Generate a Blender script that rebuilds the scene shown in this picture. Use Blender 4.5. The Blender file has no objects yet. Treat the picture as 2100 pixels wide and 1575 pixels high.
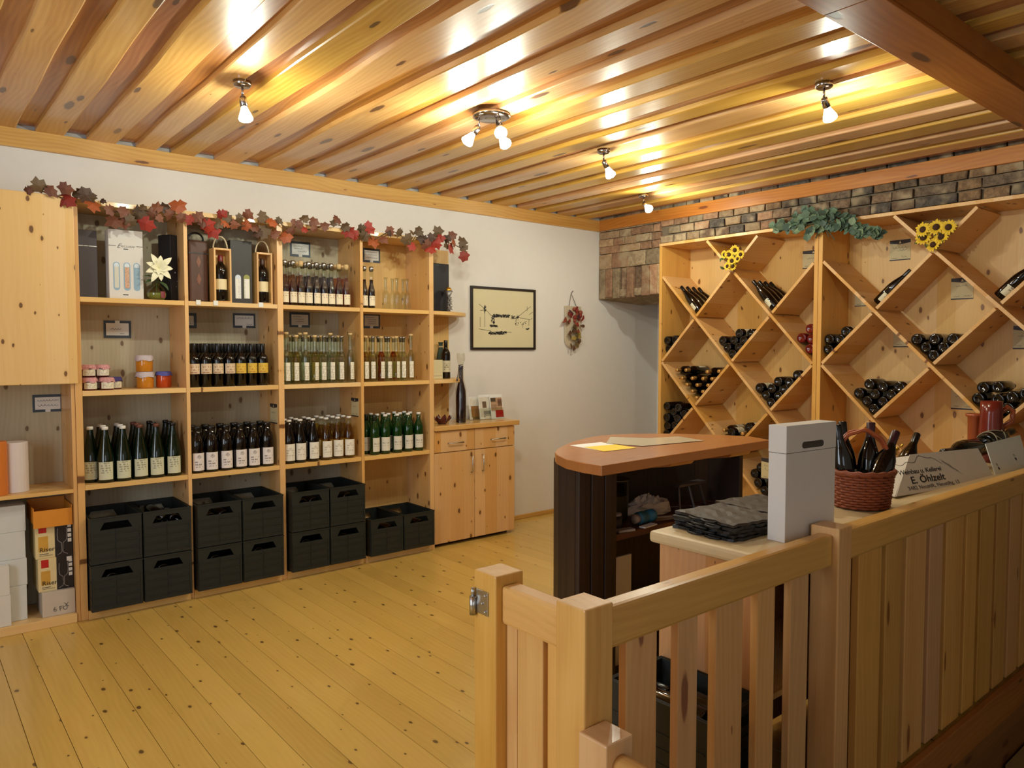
import bpy, bmesh, math, random
from mathutils import Vector, Matrix
random.seed(7)
SC = bpy.context.scene
COL = SC.collection
R = math.radians
PI = math.pi

# ------------------------------------------------------------------ camera, world, lights, exposure
CAM_F, CAM_YAW, CAM_PITCH, CAM_Z = 1524.0, R(50.28), R(2.67), 1.5
cd = bpy.data.cameras.new('camera'); cam = bpy.data.objects.new('camera', cd); COL.objects.link(cam)
cd.sensor_width = 36.0; cd.sensor_fit = 'HORIZONTAL'; cd.lens = CAM_F / 2100 * 36.0
cd.clip_start = 0.02; cd.clip_end = 60
cam.location = (0, 0, CAM_Z)
cam.rotation_euler = (PI/2 - CAM_PITCH, 0, CAM_YAW - PI/2)
SC.camera = cam
VS = SC.view_settings
SC.display_settings.display_device = 'sRGB'
VS.view_transform = 'Standard'; VS.look = 'None'; VS.gamma = 1.0; VS.use_curve_mapping = False
VS.exposure = 0.06
try:
    SC.cycles.transparent_max_bounces = 24; SC.cycles.max_bounces = 8
    SC.cycles.sample_clamp_indirect = 4.0; SC.cycles.caustics_reflective = False; SC.cycles.caustics_refractive = False
except Exception: pass
wd = bpy.data.worlds.new('world'); SC.world = wd; wd.use_nodes = True
wd.node_tree.nodes['Background'].inputs[0].default_value = (0.62, 0.78, 1.0, 1)
wd.node_tree.nodes['Background'].inputs[1].default_value = 1.0
LAMP_COL = (0.95, 1.0, 0.84)
SPOT_W = 20.0
WINDOW_W = 48.0

def light(name, kind, loc, energy, color, **k):
    ld = bpy.data.lights.new(name, kind); ld.energy = energy; ld.color = color
    for a, v in k.items(): setattr(ld, a, v)
    o = bpy.data.objects.new(name, ld); COL.objects.link(o); o.location = loc
    return o
# daylight entering through the window in the left-hand wall (the window itself is built further down)
wl = light('window_daylight', 'AREA', (-1.74, 1.75, 1.65), WINDOW_W, (0.80, 0.90, 1.0), shape='RECTANGLE', size=1.9, size_y=1.35)
wl.rotation_euler = (0, -PI/2, 0)
wl2 = light('window_daylight_rear', 'AREA', (-0.4, -1.44, 1.6), WINDOW_W*0.22, (0.80, 0.90, 1.0), shape='RECTANGLE', size=1.5, size_y=1.3)
wl2.rotation_euler = (PI/2, 0, 0)

# ------------------------------------------------------------------ pixel to point on a real plane (for measuring from the photograph)
_fw = Vector((math.cos(CAM_YAW), math.sin(CAM_YAW), 0)); _rt = Vector((math.sin(CAM_YAW), -math.cos(CAM_YAW), 0)); _up = Vector((0, 0, 1))
_F = _fw*math.cos(CAM_PITCH) - _up*math.sin(CAM_PITCH); _U = _up*math.cos(CAM_PITCH) + _fw*math.sin(CAM_PITCH)
def on(u, v, axis, val):
    r = _F*CAM_F + _rt*(u-1050.0) - _U*(v-787.5)
    c = Vector((0, 0, CAM_Z)); t = (val - c[axis])/r[axis]
    return c + r*t

# ------------------------------------------------------------------ object helpers
ORG = {}
def lin(c):
    f = lambda v: v/12.92 if v <= 0.04045 else ((v+0.055)/1.055)**2.4
    return tuple(f(x/255.0) for x in c) + (1.0,)
def props(o, label=None, cat=None, group=None, kind=None):
    if label: o['label'] = label
    if cat: o['category'] = cat
    if group: o['group'] = group
    if kind: o['kind'] = kind
    return o
def thing(name, label, cat, loc=(0, 0, 0), group=None, rot=None):
    o = bpy.data.objects.new(name, None); COL.objects.link(o); o.location = loc; o.empty_display_size = .05
    if rot: o.rotation_euler = rot
    ORG[o.name] = Vector(loc)
    return props(o, label, cat, group)
def link(name, mesh, parent=None, loc=None):
    o = bpy.data.objects.new(name, mesh); COL.objects.link(o)
    if parent is not None:
        o.parent = parent; ORG[o.name] = ORG.get(parent.name, Vector((0, 0, 0)))
    if loc is not None: o.location = loc
    return o

class M:
    def __init__(s): s.v = []; s.f = []
    def add(s, vs, fs):
        n = len(s.v); s.v += [tuple(p) for p in vs]; s.f += [tuple(i+n for i in q) for q in fs]; return s
    def box(s, x0, x1, y0, y1, z0, z1, mx=None):
        vs = [Vector((x, y, z)) for z in (z0, z1) for y in (y0, y1) for x in (x0, x1)]
        if mx is not None: vs = [mx @ p for p in vs]
        return s.add(vs, [(0, 2, 3, 1), (4, 5, 7, 6), (0, 1, 5, 4), (2, 6, 7, 3), (0, 4, 6, 2), (1, 3, 7, 5)])
    def prism(s, ring, d):
        d = Vector(d); n = len(ring); a = [Vector(p) for p in ring]; b = [p+d for p in a]
        return s.add(a+b, [tuple(range(n))[::-1], tuple(range(n, 2*n))] + [(i, (i+1) % n, n+(i+1) % n, n+i) for i in range(n)])
    def face(s, ring): return s.add(ring, [tuple(range(len(ring)))])
    def lathe(s, prof, n=20, mx=None, a0=0.0, a1=2*PI):
        full = abs(a1-a0-2*PI) < 1e-6; m = n if full else n+1; vs = []
        for (r, z) in prof:
            for i in range(m):
                t = a0+(a1-a0)*i/n; p = Vector((r*math.cos(t), r*math.sin(t), z)); vs.append(mx @ p if mx is not None else p)
        fs = []
        for j in range(len(prof)-1):
            for i in range(n):
                k = (i+1) % m; fs.append((j*m+i, j*m+k, (j+1)*m+k, (j+1)*m+i))
        return s.add(vs, fs)
    def tube(s, path, r, n=8, caps=True):
        P = [Vector(p) for p in path]; vs = []; up = Vector((0, 0, 1)); N = len(P)
        t0 = (P[1]-P[0]).normalized(); a = t0.cross(up)
        if a.length < 1e-3: a = t0.cross(Vector((1, 0, 0)))
        a.normalize()
        for i, p in enumerate(P):
            t = (P[min(i+1, N-1)]-P[max(i-1, 0)]).normalized(); a = (a - t*a.dot(t)).normalized(); b = t.cross(a)
            rr = r[i] if isinstance(r, (list, tuple)) else r
            for k in range(n): vs.append(p + a*(rr*math.cos(2*PI*k/n)) + b*(rr*math.sin(2*PI*k/n)))
        fs = [(i*n+k, i*n+(k+1) % n, (i+1)*n+(k+1) % n, (i+1)*n+k) for i in range(N-1) for k in range(n)]
        if caps: fs += [tuple(range(n))[::-1], tuple(range((N-1)*n, N*n))]
        return s.add(vs, fs)
    def ball(s, c, r, n=10, sq=(1, 1, 1)):
        prof = [(max(1e-5, math.sin(PI*i/n))*r, -math.cos(PI*i/n)*r) for i in range(n+1)]
        return s.lathe(prof, n+4, Matrix.Translation(c) @ Matrix.Diagonal((*sq, 1)))
    def mesh(s, name, mat, smooth=False, off=None):
        me = bpy.data.meshes.new(name)
        v = s.v if off is None else [tuple(Vector(p)-off) for p in s.v]
        me.from_pydata(v, [], s.f); me.materials.append(mat)
        bm = bmesh.new(); bm.from_mesh(me); bmesh.ops.recalc_face_normals(bm, faces=bm.faces); bm.to_mesh(me); bm.free()
        if smooth: me.polygons.foreach_set('use_smooth', [True]*len(me.polygons))
        me.update(); return me
    # coordinates given in the world; they are stored relative to the parent (or to loc for a top-level object)
    def build(s, name, mat, parent=None, smooth=False, loc=None, bevel=0, label=None):
        off = ORG.get(parent.name) if parent is not None else (Vector(loc) if loc is not None else None)
        o = link(name, s.mesh(name, mat, smooth, off), parent, loc if parent is None else None)
        if parent is None: ORG[o.name] = Vector(loc) if loc is not None else Vector((0, 0, 0))
        if bevel:
            b = o.modifiers.new('bevel', 'BEVEL'); b.width = bevel; b.segments = 2; b.limit_method = 'ANGLE'
        if label: o['label'] = label
        return o
def smooth_angle(o, deg=40):
    me = o.data; me.polygons.foreach_set('use_smooth', [True]*len(me.polygons)); 
    try: me.set_sharp_from_angle(angle=R(deg))
    except Exception: pass
    return o
def copy_tree(o, parent=None):
    c = o.copy(); COL.objects.link(c); c.parent = parent; ORG[c.name] = ORG.get(o.name, Vector((0, 0, 0)))
    for ch in list(o.children): copy_tree(ch, c)
    return c
def text_mesh(body, size, mat, align='LEFT', shear=0.0, extrude=0.0004, space=1.0, offset=0.0):
    cu = bpy.data.curves.new('text', 'FONT'); cu.body = body; cu.size = size; cu.align_x = align; cu.shear = shear
    cu.extrude = extrude; cu.space_character = space; cu.offset = offset; cu.resolution_u = 3
    ob = bpy.data.objects.new('text_tmp', cu); COL.objects.link(ob)
    bpy.context.view_layer.update()
    me = bpy.data.meshes.new_from_object(ob.evaluated_get(bpy.context.evaluated_depsgraph_get()))
    bpy.data.objects.remove(ob); me.materials.clear(); me.materials.append(mat); return me
def frame_mx(origin, xdir, updir):
    x = Vector(xdir).normalized(); y = Vector(updir).normalized(); z = x.cross(y)
    m = Matrix((x, y, z)).transposed().to_4x4(); m.translation = Vector(origin); return m
def text_part(name, body, size, mat, parent, mx, **k):
    me = text_mesh(body, size, mat, **k); off = ORG.get(parent.name, Vector((0, 0, 0)))
    me.transform(Matrix.Translation(-off) @ mx); return link(name, me, parent)
def scribble(m, mx, w, h, seed, th=0.0012):
    """one handwritten word as a thin raised ribbon, w wide and h high"""
    rnd = random.Random(seed); n = max(10, int(w/h*7)); pts = []
    ph = rnd.random()*6
    for i in range(n+1):
        t = i/n; y = h*(.35+.3*math.sin(ph+t*w/h*5.2)+(.35*rnd.random() if rnd.random() < .25 else 0))
        pts.append((t*w + h*.22*math.cos(ph+t*w/h*5.2), y))
    for a, b in zip(pts, pts[1:]):
        d = Vector((b[0]-a[0], b[1]-a[1])); q = Vector((-d.y, d.x)).normalized()*th*.5 if d.length > 1e-6 else Vector((0, th*.5))
        m.add([mx @ Vector((a[0]-q.x, a[1]-q.y, .0005)), mx @ Vector((b[0]-q.x, b[1]-q.y, .0005)), mx @ Vector((b[0]+q.x, b[1]+q.y, .0005)), mx @ Vector((a[0]+q.x, a[1]+q.y, .0005))], [(0, 1, 2, 3)])
    return m

# ------------------------------------------------------------------ materials
MATS = {}
class NT:
    def __init__(s, name):
        s.m = bpy.data.materials.new(name); s.m.use_nodes = True; s.t = s.m.node_tree; s.t.nodes.clear()
        s.out = s.n('ShaderNodeOutputMaterial')
    def n(s, kind, **k):
        x = s.t.nodes.new(kind)
        for a, v in k.items(): setattr(x, a, v)
        return x
    def l(s, a, b): s.t.links.new(a, b)
    def put(s, sock, v):
        if hasattr(v, 'links') or isinstance(v, bpy.types.NodeSocket): s.l(v, sock)
        else: sock.default_value = v
    def math(s, op, a, b=None, c=None, clamp=False):
        x = s.n('ShaderNodeMath', operation=op); x.use_clamp = clamp; s.put(x.inputs[0], a)
        if b is not None: s.put(x.inputs[1], b)
        if c is not None: s.put(x.inputs[2], c)
        return x.outputs[0]
    def mix(s, fac, a, b, mode='MIX'):
        x = s.n('ShaderNodeMix', data_type='RGBA', blend_type=mode); s.put(x.inputs[0], fac); s.put(x.inputs[6], a); s.put(x.inputs[7], b); return x.outputs[2]
    def mapr(s, v, a, b, c=0.0, d=1.0):
        x = s.n('ShaderNodeMapRange'); x.interpolation_type = 'SMOOTHSTEP'; s.put(x.inputs[0], v)
        for i, q in enumerate((a, b, c, d)): x.inputs[i+1].default_value = q
        return x.outputs[0]
    def scale(s, vec, sc):
        x = s.n('ShaderNodeVectorMath', operation='MULTIPLY'); s.put(x.inputs[0], vec); x.inputs[1].default_value = sc; return x.outputs[0]
    def noise(s, vec, detail=3, rough=.55, dist=0.0, sc=1.0):
        x = s.n('ShaderNodeTexNoise'); s.l(vec, x.inputs['Vector']); x.inputs['Scale'].default_value = sc; x.inputs['Detail'].default_value = detail
        x.inputs['Roughness'].default_value = rough; x.inputs['Distortion'].default_value = dist; return x.outputs['Fac']
    def bsdf(s, color, rough=.5, **k):
        b = s.n('ShaderNodeBsdfPrincipled'); s.put(b.inputs['Base Color'], color); s.put(b.inputs['Roughness'], rough)
        for a, v in k.items():
            nm = a.replace('_', ' ')
            if nm in b.inputs: s.put(b.inputs[nm], v)
        return b
    def done(s, sh): s.l(sh, s.out.inputs['Surface']); return s.m
def mat(name, color, rough=.5, var=.0, **k):
    if name in MATS: return MATS[name]
    t = NT(name); c = lin(color)
    if var:
        oc = t.n('ShaderNodeTexCoord').outputs['Object']; f = t.noise(oc, 3, .6, 0, 18.0)
        c = t.mix(f, tuple(x*(1-var) for x in c[:3])+(1,), tuple(min(1, x*(1+var)) for x in c[:3])+(1,))
    b = t.bsdf(c, rough, **k); MATS[name] = t.done(b.outputs[0]); return MATS[name]

AX = {'X': 0, 'Y': 1, 'Z': 2}
def wood(name, c1, c2, axis, thick, knot=(92, 50, 22), kl=2.4, ka=7.0, kr=.10, rough=.38, lam=0.0, tint=.16, across=15.0, contrast=1.0, bump=.12, hue=0.0, coat=0.0):
    if name in MATS: return MATS[name]
    t = NT(name); a, h = AX[axis], AX[thick]; w = 3-a-h
    def sv(al, ac, th): v = [0, 0, 0]; v[a] = al; v[w] = ac; v[h] = th; return v
    oc = t.n('ShaderNodeTexCoord').outputs['Object']; rn = t.n('ShaderNodeObjectInfo').outputs['Random']
    cx = t.n('ShaderNodeCombineXYZ')
    for i, q in enumerate((37.0, 53.0, 71.0)): t.l(t.math('MULTIPLY', rn, q), cx.inputs[i])
    ad = t.n('ShaderNodeVectorMath', operation='ADD'); t.l(oc, ad.inputs[0]); t.l(cx.outputs[0], ad.inputs[1]); P = ad.outputs[0]
    bend = t.noise(t.scale(P, sv(1.1, 2.5, 2.5)), 2, .5)
    g1 = t.noise(t.scale(P, sv(.8, across, across)), 4, .6, .6)
    g2 = t.noise(t.scale(P, sv(.35, 3.0, 3.0)), 2, .5)
    g3 = t.noise(t.scale(P, sv(5.0, 190.0, 190.0)), 2, .6)
    # growth rings
    cw = t.n('ShaderNodeSeparateXYZ'); t.l(P, cw.inputs[0]); ac = cw.outputs[w]
    ring = t.math('SINE', t.math('ADD', t.math('MULTIPLY', ac, 260.0), t.math('MULTIPLY', bend, 46.0)))
    fac = t.math('ADD', t.math('MULTIPLY', g1, .55*contrast), t.math('ADD', t.math('MULTIPLY', g2, .55), t.math('MULTIPLY', ring, .05*contrast)))
    fac = t.math('ADD', fac, t.math('MULTIPLY', t.math('SUBTRACT', g3, .5), .25))
    fac = t.mapr(fac, .22, .92)
    col = t.mix(fac, lin(c1), lin(c2))
    if lam:
        lm = t.math('FLOOR', t.math('DIVIDE', ac, lam)); wn = t.n('ShaderNodeTexWhiteNoise', noise_dimensions='1D'); t.l(lm, wn.inputs['W'])
        col = t.mix(t.math('MULTIPLY', wn.outputs['Value'], .30), col, lin(c2))
        col = t.mix(t.math('MULTIPLY', t.math('SUBTRACT', 1.0, wn.outputs['Value']), .16), col, (1, .95, .8, 1))
    vo = t.n('ShaderNodeTexVoronoi', voronoi_dimensions='2D'); kv = t.n('ShaderNodeCombineXYZ'); t.l(t.math('MULTIPLY', cw.outputs[a], kl), kv.inputs[0]); t.l(t.math('MULTIPLY', ac, ka), kv.inputs[1]); t.l(kv.outputs[0], vo.inputs['Vector']); vo.inputs['Scale'].default_value = 1.0
    wob = t.math('ADD', vo.outputs['Distance'], t.math('MULTIPLY', t.math('SUBTRACT', t.noise(t.scale(P, sv(30, 90, 90)), 2), .5), .05))
    sel = t.n('ShaderNodeSeparateColor'); t.l(vo.outputs['Color'], sel.inputs[0])
    rad = t.math('ADD', .004, t.math('MULTIPLY', t.math('MULTIPLY', t.math('MAXIMUM', t.math('SUBTRACT', sel.outputs[0], .25), 0.0), 1.33), kr))
    kd = t.math('DIVIDE', wob, rad)
    halo = t.math('SUBTRACT', 1.0, t.mapr(kd, .8, 2.6)); kn = t.math('SUBTRACT', 1.0, t.mapr(kd, .75, 1.15))
    col = t.mix(t.math('MULTIPLY', halo, .35), col, lin(c2))
    col = t.mix(t.math('MULTIPLY', kn, .88), col, lin(knot))
    hs = t.n('ShaderNodeHueSaturation'); t.l(col, hs.inputs['Color'])
    t.l(t.math('ADD', 1-tint*.6, t.math('MULTIPLY', rn, tint)), hs.inputs['Value'])
    r2 = t.n('ShaderNodeTexWhiteNoise', noise_dimensions='1D'); t.l(t.math('MULTIPLY', rn, 917.0), r2.inputs['W'])
    if hue:
        t.l(t.math('ADD', .5-hue*.5, t.math('MULTIPLY', r2.outputs['Value'], hue)), hs.inputs['Hue'])
        t.l(t.math('ADD', .88, t.math('MULTIPLY', r2.outputs['Value'], .2)), hs.inputs['Saturation'])
    b = t.bsdf(hs.outputs[0], t.math('ADD', rough-.05, t.math('MULTIPLY', g1, .12)), Coat_Weight=coat, Coat_Roughness=.12)
    if bump:
        bp = t.n('ShaderNodeBump'); bp.inputs['Strength'].default_value = bump; bp.inputs['Distance'].default_value = .004
        t.l(t.math('SUBTRACT', g1, t.math('MULTIPLY', kn, .5)), bp.inputs['Height']); t.l(bp.outputs[0], b.inputs['Normal'])
    MATS[name] = t.done(b.outputs[0]); return MATS[name]
def glass(name, tint, gloss=.10, edge=.55, rough=.02):
    if name in MATS: return MATS[name]
    t = NT(name); tr = t.n('ShaderNodeBsdfTransparent'); tr.inputs[0].default_value = tint + (1,)
    gl = t.n('ShaderNodeBsdfGlossy'); gl.inputs['Roughness'].default_value = rough; gl.inputs[0].default_value = (1, 1, 1, 1)
    lw = t.n('ShaderNodeLayerWeight'); lw.inputs[0].default_value = .3
    fac = t.math('ADD', gloss*.5, t.math('MULTIPLY', t.math('POWER', lw.outputs['Facing'], 2.2), edge))
    mx = t.n('ShaderNodeMixShader'); t.l(fac, mx.inputs[0]); t.l(tr.outputs[0], mx.inputs[1]); t.l(gl.outputs[0], mx.inputs[2])
    MATS[name] = t.done(mx.outputs[0]); return MATS[name]
def emis(name, color, strength):
    if name in MATS: return MATS[name]
    t = NT(name); e = t.n('ShaderNodeEmission'); e.inputs[0].default_value = color + (1,); e.inputs[1].default_value = strength
    MATS[name] = t.done(e.outputs[0]); return MATS[name]
def printed(name, base, ink, z0, z1, lines=70.0, logo=None, xs=110.0, rough=.55, amount=.75):
    """paper with rows of small print between heights z0 and z1 (object space) and, if asked, a darker emblem (z, radius)"""
    if name in MATS: return MATS[name]
    t = NT(name); oc = t.n('ShaderNodeTexCoord').outputs['Object']; sp = t.n('ShaderNodeSeparateXYZ'); t.l(oc, sp.inputs[0]); z = sp.outputs[2]; x = sp.outputs[0]
    ln = t.mapr(t.math('FRACT', t.math('MULTIPLY', z, lines)), .62, .5); wn = t.mapr(t.noise(t.scale(oc, (xs, xs, lines*.6)), 2), .45, .55)
    rng = t.math('MULTIPLY', t.math('GREATER_THAN', z, z0), t.math('LESS_THAN', z, z1)); side = t.math('LESS_THAN', t.math('ABSOLUTE', x), .024)
    f = t.math('MULTIPLY', t.math('MULTIPLY', ln, wn), t.math('MULTIPLY', rng, side))
    if logo:
        d = t.math('SQRT', t.math('ADD', t.math('POWER', x, 2.0), t.math('POWER', t.math('SUBTRACT', z, logo[0]), 2.0)))
        ringm = t.math('MULTIPLY', t.mapr(d, logo[1], logo[1]*.8), t.mapr(t.noise(t.scale(oc, (260, 260, 260)), 1), .42, .55))
        f = t.math('MAXIMUM', f, ringm)
    c = t.mix(t.math('MULTIPLY', f, amount), lin(base), lin(ink)); MATS[name] = t.done(t.bsdf(c, rough).outputs[0]); return MATS[name]
# ================================================================== the room
YW, XB = 4.98, 5.23           # shelf wall plane, brick wall plane
YF = 4.63                     # front plane of the shelving
CEIL = 2.745
plaster = mat('plaster', (226, 222, 217), .85, .03)
rnd = random.Random(3)

wood_floor = wood('wood_floor', (212, 176, 92), (186, 146, 66), 'Y', 'Z', knot=(78, 50, 24), kl=4.6, ka=8.5, kr=.075, rough=.30, tint=.13, contrast=.7, bump=.05, coat=.25)
subfloor = mat('subfloor', (92, 62, 30), .9)
m = M(); m.box(-1.8, 1.19, -1.5, YW, -.12, -.022); m.box(1.19, 6.1, 1.10, YW, -.12, -.022)
floor = props(m.build('floor', subfloor, loc=(0, 0, 0)), 'golden pine board floor', None, None, 'structure')
x = -1.8
while x < 6.1:
    w = .1265; y0 = -1.5 if x+w < 1.2 else 1.09
    q = M(); g = .0009; d = rnd.uniform(0, .0008)
    q.box(x+g, x+w-g, y0, YW-.002, -.022, -d); q.build('floorboard', wood_floor, floor, bevel=.0012); x += w

# walls
m = M(); m.box(-1.9, 6.2, YW, YW+.12, -.1, 2.9); props(m.build('wall_back', plaster, loc=(0, YW, 0)), 'white plastered wall behind the shelving', None, None, 'structure')
m = M(); m.box(-1.92, -1.8, -1.6, .8, -.1, 2.9); m.box(-1.92, -1.8, 2.7, YW, -.1, 2.9); m.box(-1.92, -1.8, .8, 2.7, -.1, .95); m.box(-1.92, -1.8, .8, 2.7, 2.32, 2.9)
props(m.build('wall_left', plaster, loc=(-1.8, 0, 0)), kind='structure')
m = M(); m.box(-1.9, -1.2, -1.62, -1.5, -.1, 2.9); m.box(.4, 6.2, -1.62, -1.5, -1.7, 2.9); m.box(-1.2, .4, -1.62, -1.5, -.1, .95); m.box(-1.2, .4, -1.62, -1.5, 2.27, 2.9)
props(m.build('wall_front', plaster, loc=(0, -1.5, 0)), kind='structure')
wframe = mat('window_frame', (235, 232, 225), .5)
pane = glass('window_pane', (.95, .97, .96), .08, .5)
def window(name, mx, w, h):
    m = M()
    for a, b, c, d in ((-w/2, w/2, 0, .06), (-w/2, w/2, h-.06, h), (-w/2, -w/2+.06, .06, h-.06), (w/2-.06, w/2, .06, h-.06), (-.04, .04, .06, h-.06)): m.box(a, b, -.03, .03, c, d, mx)
    f = props(m.build(name, wframe, loc=mx.translation), kind='structure')
    q = M(); q.box(-w/2+.06, -.04, -.004, .004, .06, h-.06, mx); q.build('pane', pane, f)
    q = M(); q.box(.04, w/2-.06, -.004, .004, .06, h-.06, mx); q.build('pane', pane, f)
window('window_1', Matrix.Translation((-1.86, 1.75, .95)) @ Matrix.Rotation(PI/2, 4, 'Z'), 1.9, 1.37)
window('window_2', Matrix.Translation((-.4, -1.56, .95)), 1.6, 1.32)

# brick wall above the wine rack, its ragged springer in the corner, and the niche behind the rack
mortar = mat('mortar', (112, 98, 80), .95, .2)
m = M(); m.box(5.252, 6.1, 4.24, YW, 2.02, 2.9); m.box(5.252, 6.2, -1.5, 4.24, 2.431, 2.9)
wall_right = props(m.build('wall_right', mortar, loc=(XB, 3, 0)), 'old brick wall above the diamond wine rack', None, None, 'structure')
m = M(); m.box(5.25, 6.2, -1.5, 1.15, -1.7, 2.43); props(m.build('wall_right_end', mortar, loc=(XB, 0, 0)), kind='structure')
m = M(); m.box(6.1, 6.2, 1.15, YW, -.1, 2.43); props(m.build('wall_niche', plaster, loc=(6.1, 3, 0)), kind='structure')
def brickmat(i, c, c2):
    t = NT('brick_%d' % i); oc = t.n('ShaderNodeTexCoord').outputs['Object']; rn = t.n('ShaderNodeObjectInfo').outputs['Random']
    f = t.noise(t.scale(oc, (30, 30, 30)), 4, .7, .4); f2 = t.noise(t.scale(oc, (7, 7, 7)), 2)
    c0 = t.mix(t.mapr(f, .3, .7), lin(c), lin(c2)); c0 = t.mix(t.mapr(f2, .5, .75), c0, lin((170, 150, 120)))
    hs = t.n('ShaderNodeHueSaturation'); t.l(c0, hs.inputs['Color']); t.l(t.math('ADD', .7, t.math('MULTIPLY', rn, .55)), hs.inputs['Value'])
    b = t.bsdf(hs.outputs[0], .92); bp = t.n('ShaderNodeBump'); bp.inputs['Strength'].default_value = .8; bp.inputs['Distance'].default_value = .006
    t.l(f, bp.inputs['Height']); t.l(bp.outputs[0], b.inputs['Normal']); return t.done(b.outputs[0])
bm_pale = [brickmat(0, (172, 146, 112), (142, 112, 84)), brickmat(1, (158, 140, 112), (124, 104, 80)), brickmat(2, (166, 128, 98), (130, 96, 72))]
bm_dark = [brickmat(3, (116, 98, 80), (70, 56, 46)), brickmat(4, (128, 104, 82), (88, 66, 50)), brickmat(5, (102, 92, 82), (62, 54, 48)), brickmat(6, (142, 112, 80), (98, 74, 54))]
def brick(x, ya, yb, za, zb, mt, rr, parent, proud=.03):
    q = M(); c = .006; j = lambda s=.005: rr.uniform(-s, s); p = x-proud-rr.uniform(0, .012)
    back = [(x+.02, ya+j(), za+j(.003)), (x+.02, yb+j(), za+j(.003)), (x+.02, yb+j(), zb+j(.003)), (x+.02, ya+j(), zb+j(.003))]
    mid = [(p+c, b[1], b[2]) for b in back]; s = [(1, 1), (-1, 1), (-1, -1), (1, -1)]
    fr = [(p+rr.uniform(0, .004), b[1]+e*(c+rr.uniform(0, .006)), b[2]+g*(c+rr.uniform(0, .004))) for b, (e, g) in zip(mid, s)]
    q.add(back+mid+fr, [(0, 1, 5, 4), (1, 2, 6, 5), (2, 3, 7, 6), (3, 0, 4, 7), (4, 5, 9, 8), (5, 6, 10, 9), (6, 7, 11, 10), (7, 4, 8, 11), (8, 9, 10, 11)])
    return q.build('brick', mt, parent)
rb = random.Random(11); ch = .0705
for row in range(5):
    z0 = 2.434+row*ch; y = 4.235-(row % 2)*.07
    while y > 1.2:
        w = rb.choice([.128, .132, .14, .14, .245]) if y < 3.2 else rb.choice([.125, .13, .138])
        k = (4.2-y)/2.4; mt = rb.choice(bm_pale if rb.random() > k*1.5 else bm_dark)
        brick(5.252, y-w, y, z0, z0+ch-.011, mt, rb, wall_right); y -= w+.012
for row in range(9):                       # the springer: worn bricks under rough render; lower ones stand upright
    if row < 5:
        z0 = 2.402+row*ch; y = YW-.004
        while y > 4.26:
            w = min(rb.choice([.13, .18, .25]), y-4.24); brick(5.252, y-w, y, z0, z0+ch-.005, rb.choice(bm_pale), rb, wall_right, .034); y -= w+.006
    elif row == 5:
        y = YW-.004
        while y > 4.26:
            w = min(rb.choice([.2, .25, .16]), y-4.24); brick(5.252, y-w, y, 2.262, 2.397, rb.choice(bm_pale), rb, wall_right, .036); y -= w+.005
    elif row == 6:
        y = YW-.004; k = 0
        while y > 4.26:
            w = min(.082, y-4.24); zb = 1.968+.055*min(1, max(0, (y-4.45)/.3)) if k else 1.962
            brick(5.252, y-w, y, 1.975+.02*rb.random(), 2.256, bm_dark[1] if k in (3, 5) else rb.choice(bm_pale), rb, wall_right, .034 if k not in (3, 5) else .012); y -= w+.006; k += 1
m = M(); rr = random.Random(5)            # broken underside of the springer
ring = [(5.23, 4.976, 1.975), (5.23, 4.62, 2.0), (5.23, 4.27, 1.99), (5.52, 4.27, 1.985), (5.6, 4.42, 1.96), (5.74, 4.6, 1.95), (5.86, 4.976, 1.945)]
n = len(ring); top = [(p[0], p[1], 2.06) for p in ring]; cen = (5.45, 4.66, 2.015)
m.add(ring+top+[cen], [(i, (i+1) % n, 2*n) for i in range(n)] + [(i, (i+1) % n, n+(i+1) % n, n+i) for i in range(n)] + [tuple(range(n, 2*n))])
m.build('springer_underside', bm_pale[1], wall_right)

# ceiling of overlapping boards with natural wavy edges
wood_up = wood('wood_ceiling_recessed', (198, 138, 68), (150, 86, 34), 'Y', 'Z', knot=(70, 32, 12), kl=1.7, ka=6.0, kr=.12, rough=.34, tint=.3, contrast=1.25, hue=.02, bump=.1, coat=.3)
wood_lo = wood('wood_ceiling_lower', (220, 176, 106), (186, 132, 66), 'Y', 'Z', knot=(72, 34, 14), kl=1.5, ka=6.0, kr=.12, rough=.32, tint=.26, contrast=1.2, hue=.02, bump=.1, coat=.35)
m = M(); m.box(-1.8, 6.1, -1.5, YW, CEIL+.012, CEIL+.1)
ceiling = props(m.build('ceiling', mat('ceiling_back', (120, 80, 40), .9), loc=(0, 2, CEIL)), 'board ceiling of overlapping waney pine planks', None, None, 'structure')
def wavy_board(name, x0, x1, ya, yb, zb, zt, mt, seed, amp=.011, parent=None):
    rr = random.Random(seed); n = 34; ph = [rr.uniform(0, 6.3) for _ in range(6)]; fr = [rr.uniform(.7, 1.6), rr.uniform(2, 3.4), rr.uniform(4, 7)]
    e = lambda y, o: amp*(math.sin(y*fr[0]+ph[o])+.55*math.sin(y*fr[1]+ph[o+1])+.3*math.sin(y*fr[2]+ph[o+2]))
    q = M(); vs = []
    for i in range(n+1):
        y = ya+(yb-ya)*i/n; a = x0+e(y, 0); b = x1+e(y, 3); s = .012
        vs += [(a-s*.2, y, zt), (a, y, zb+.004), (a+s*.5, y, zb), (b-s*.5, y, zb), (b, y, zb+.004), (b+s*.2, y, zt)]
    fs = [(i*6+k, i*6+k+1, i*6+k+7, i*6+k+6) for i in range(n) for k in range(5)] + [tuple(range(6)), tuple(range(n*6, n*6+6))]
    q.add(vs, fs); return q.build(name, mt, parent)
x = -1.78; i = 0; rc = random.Random(21)
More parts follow.
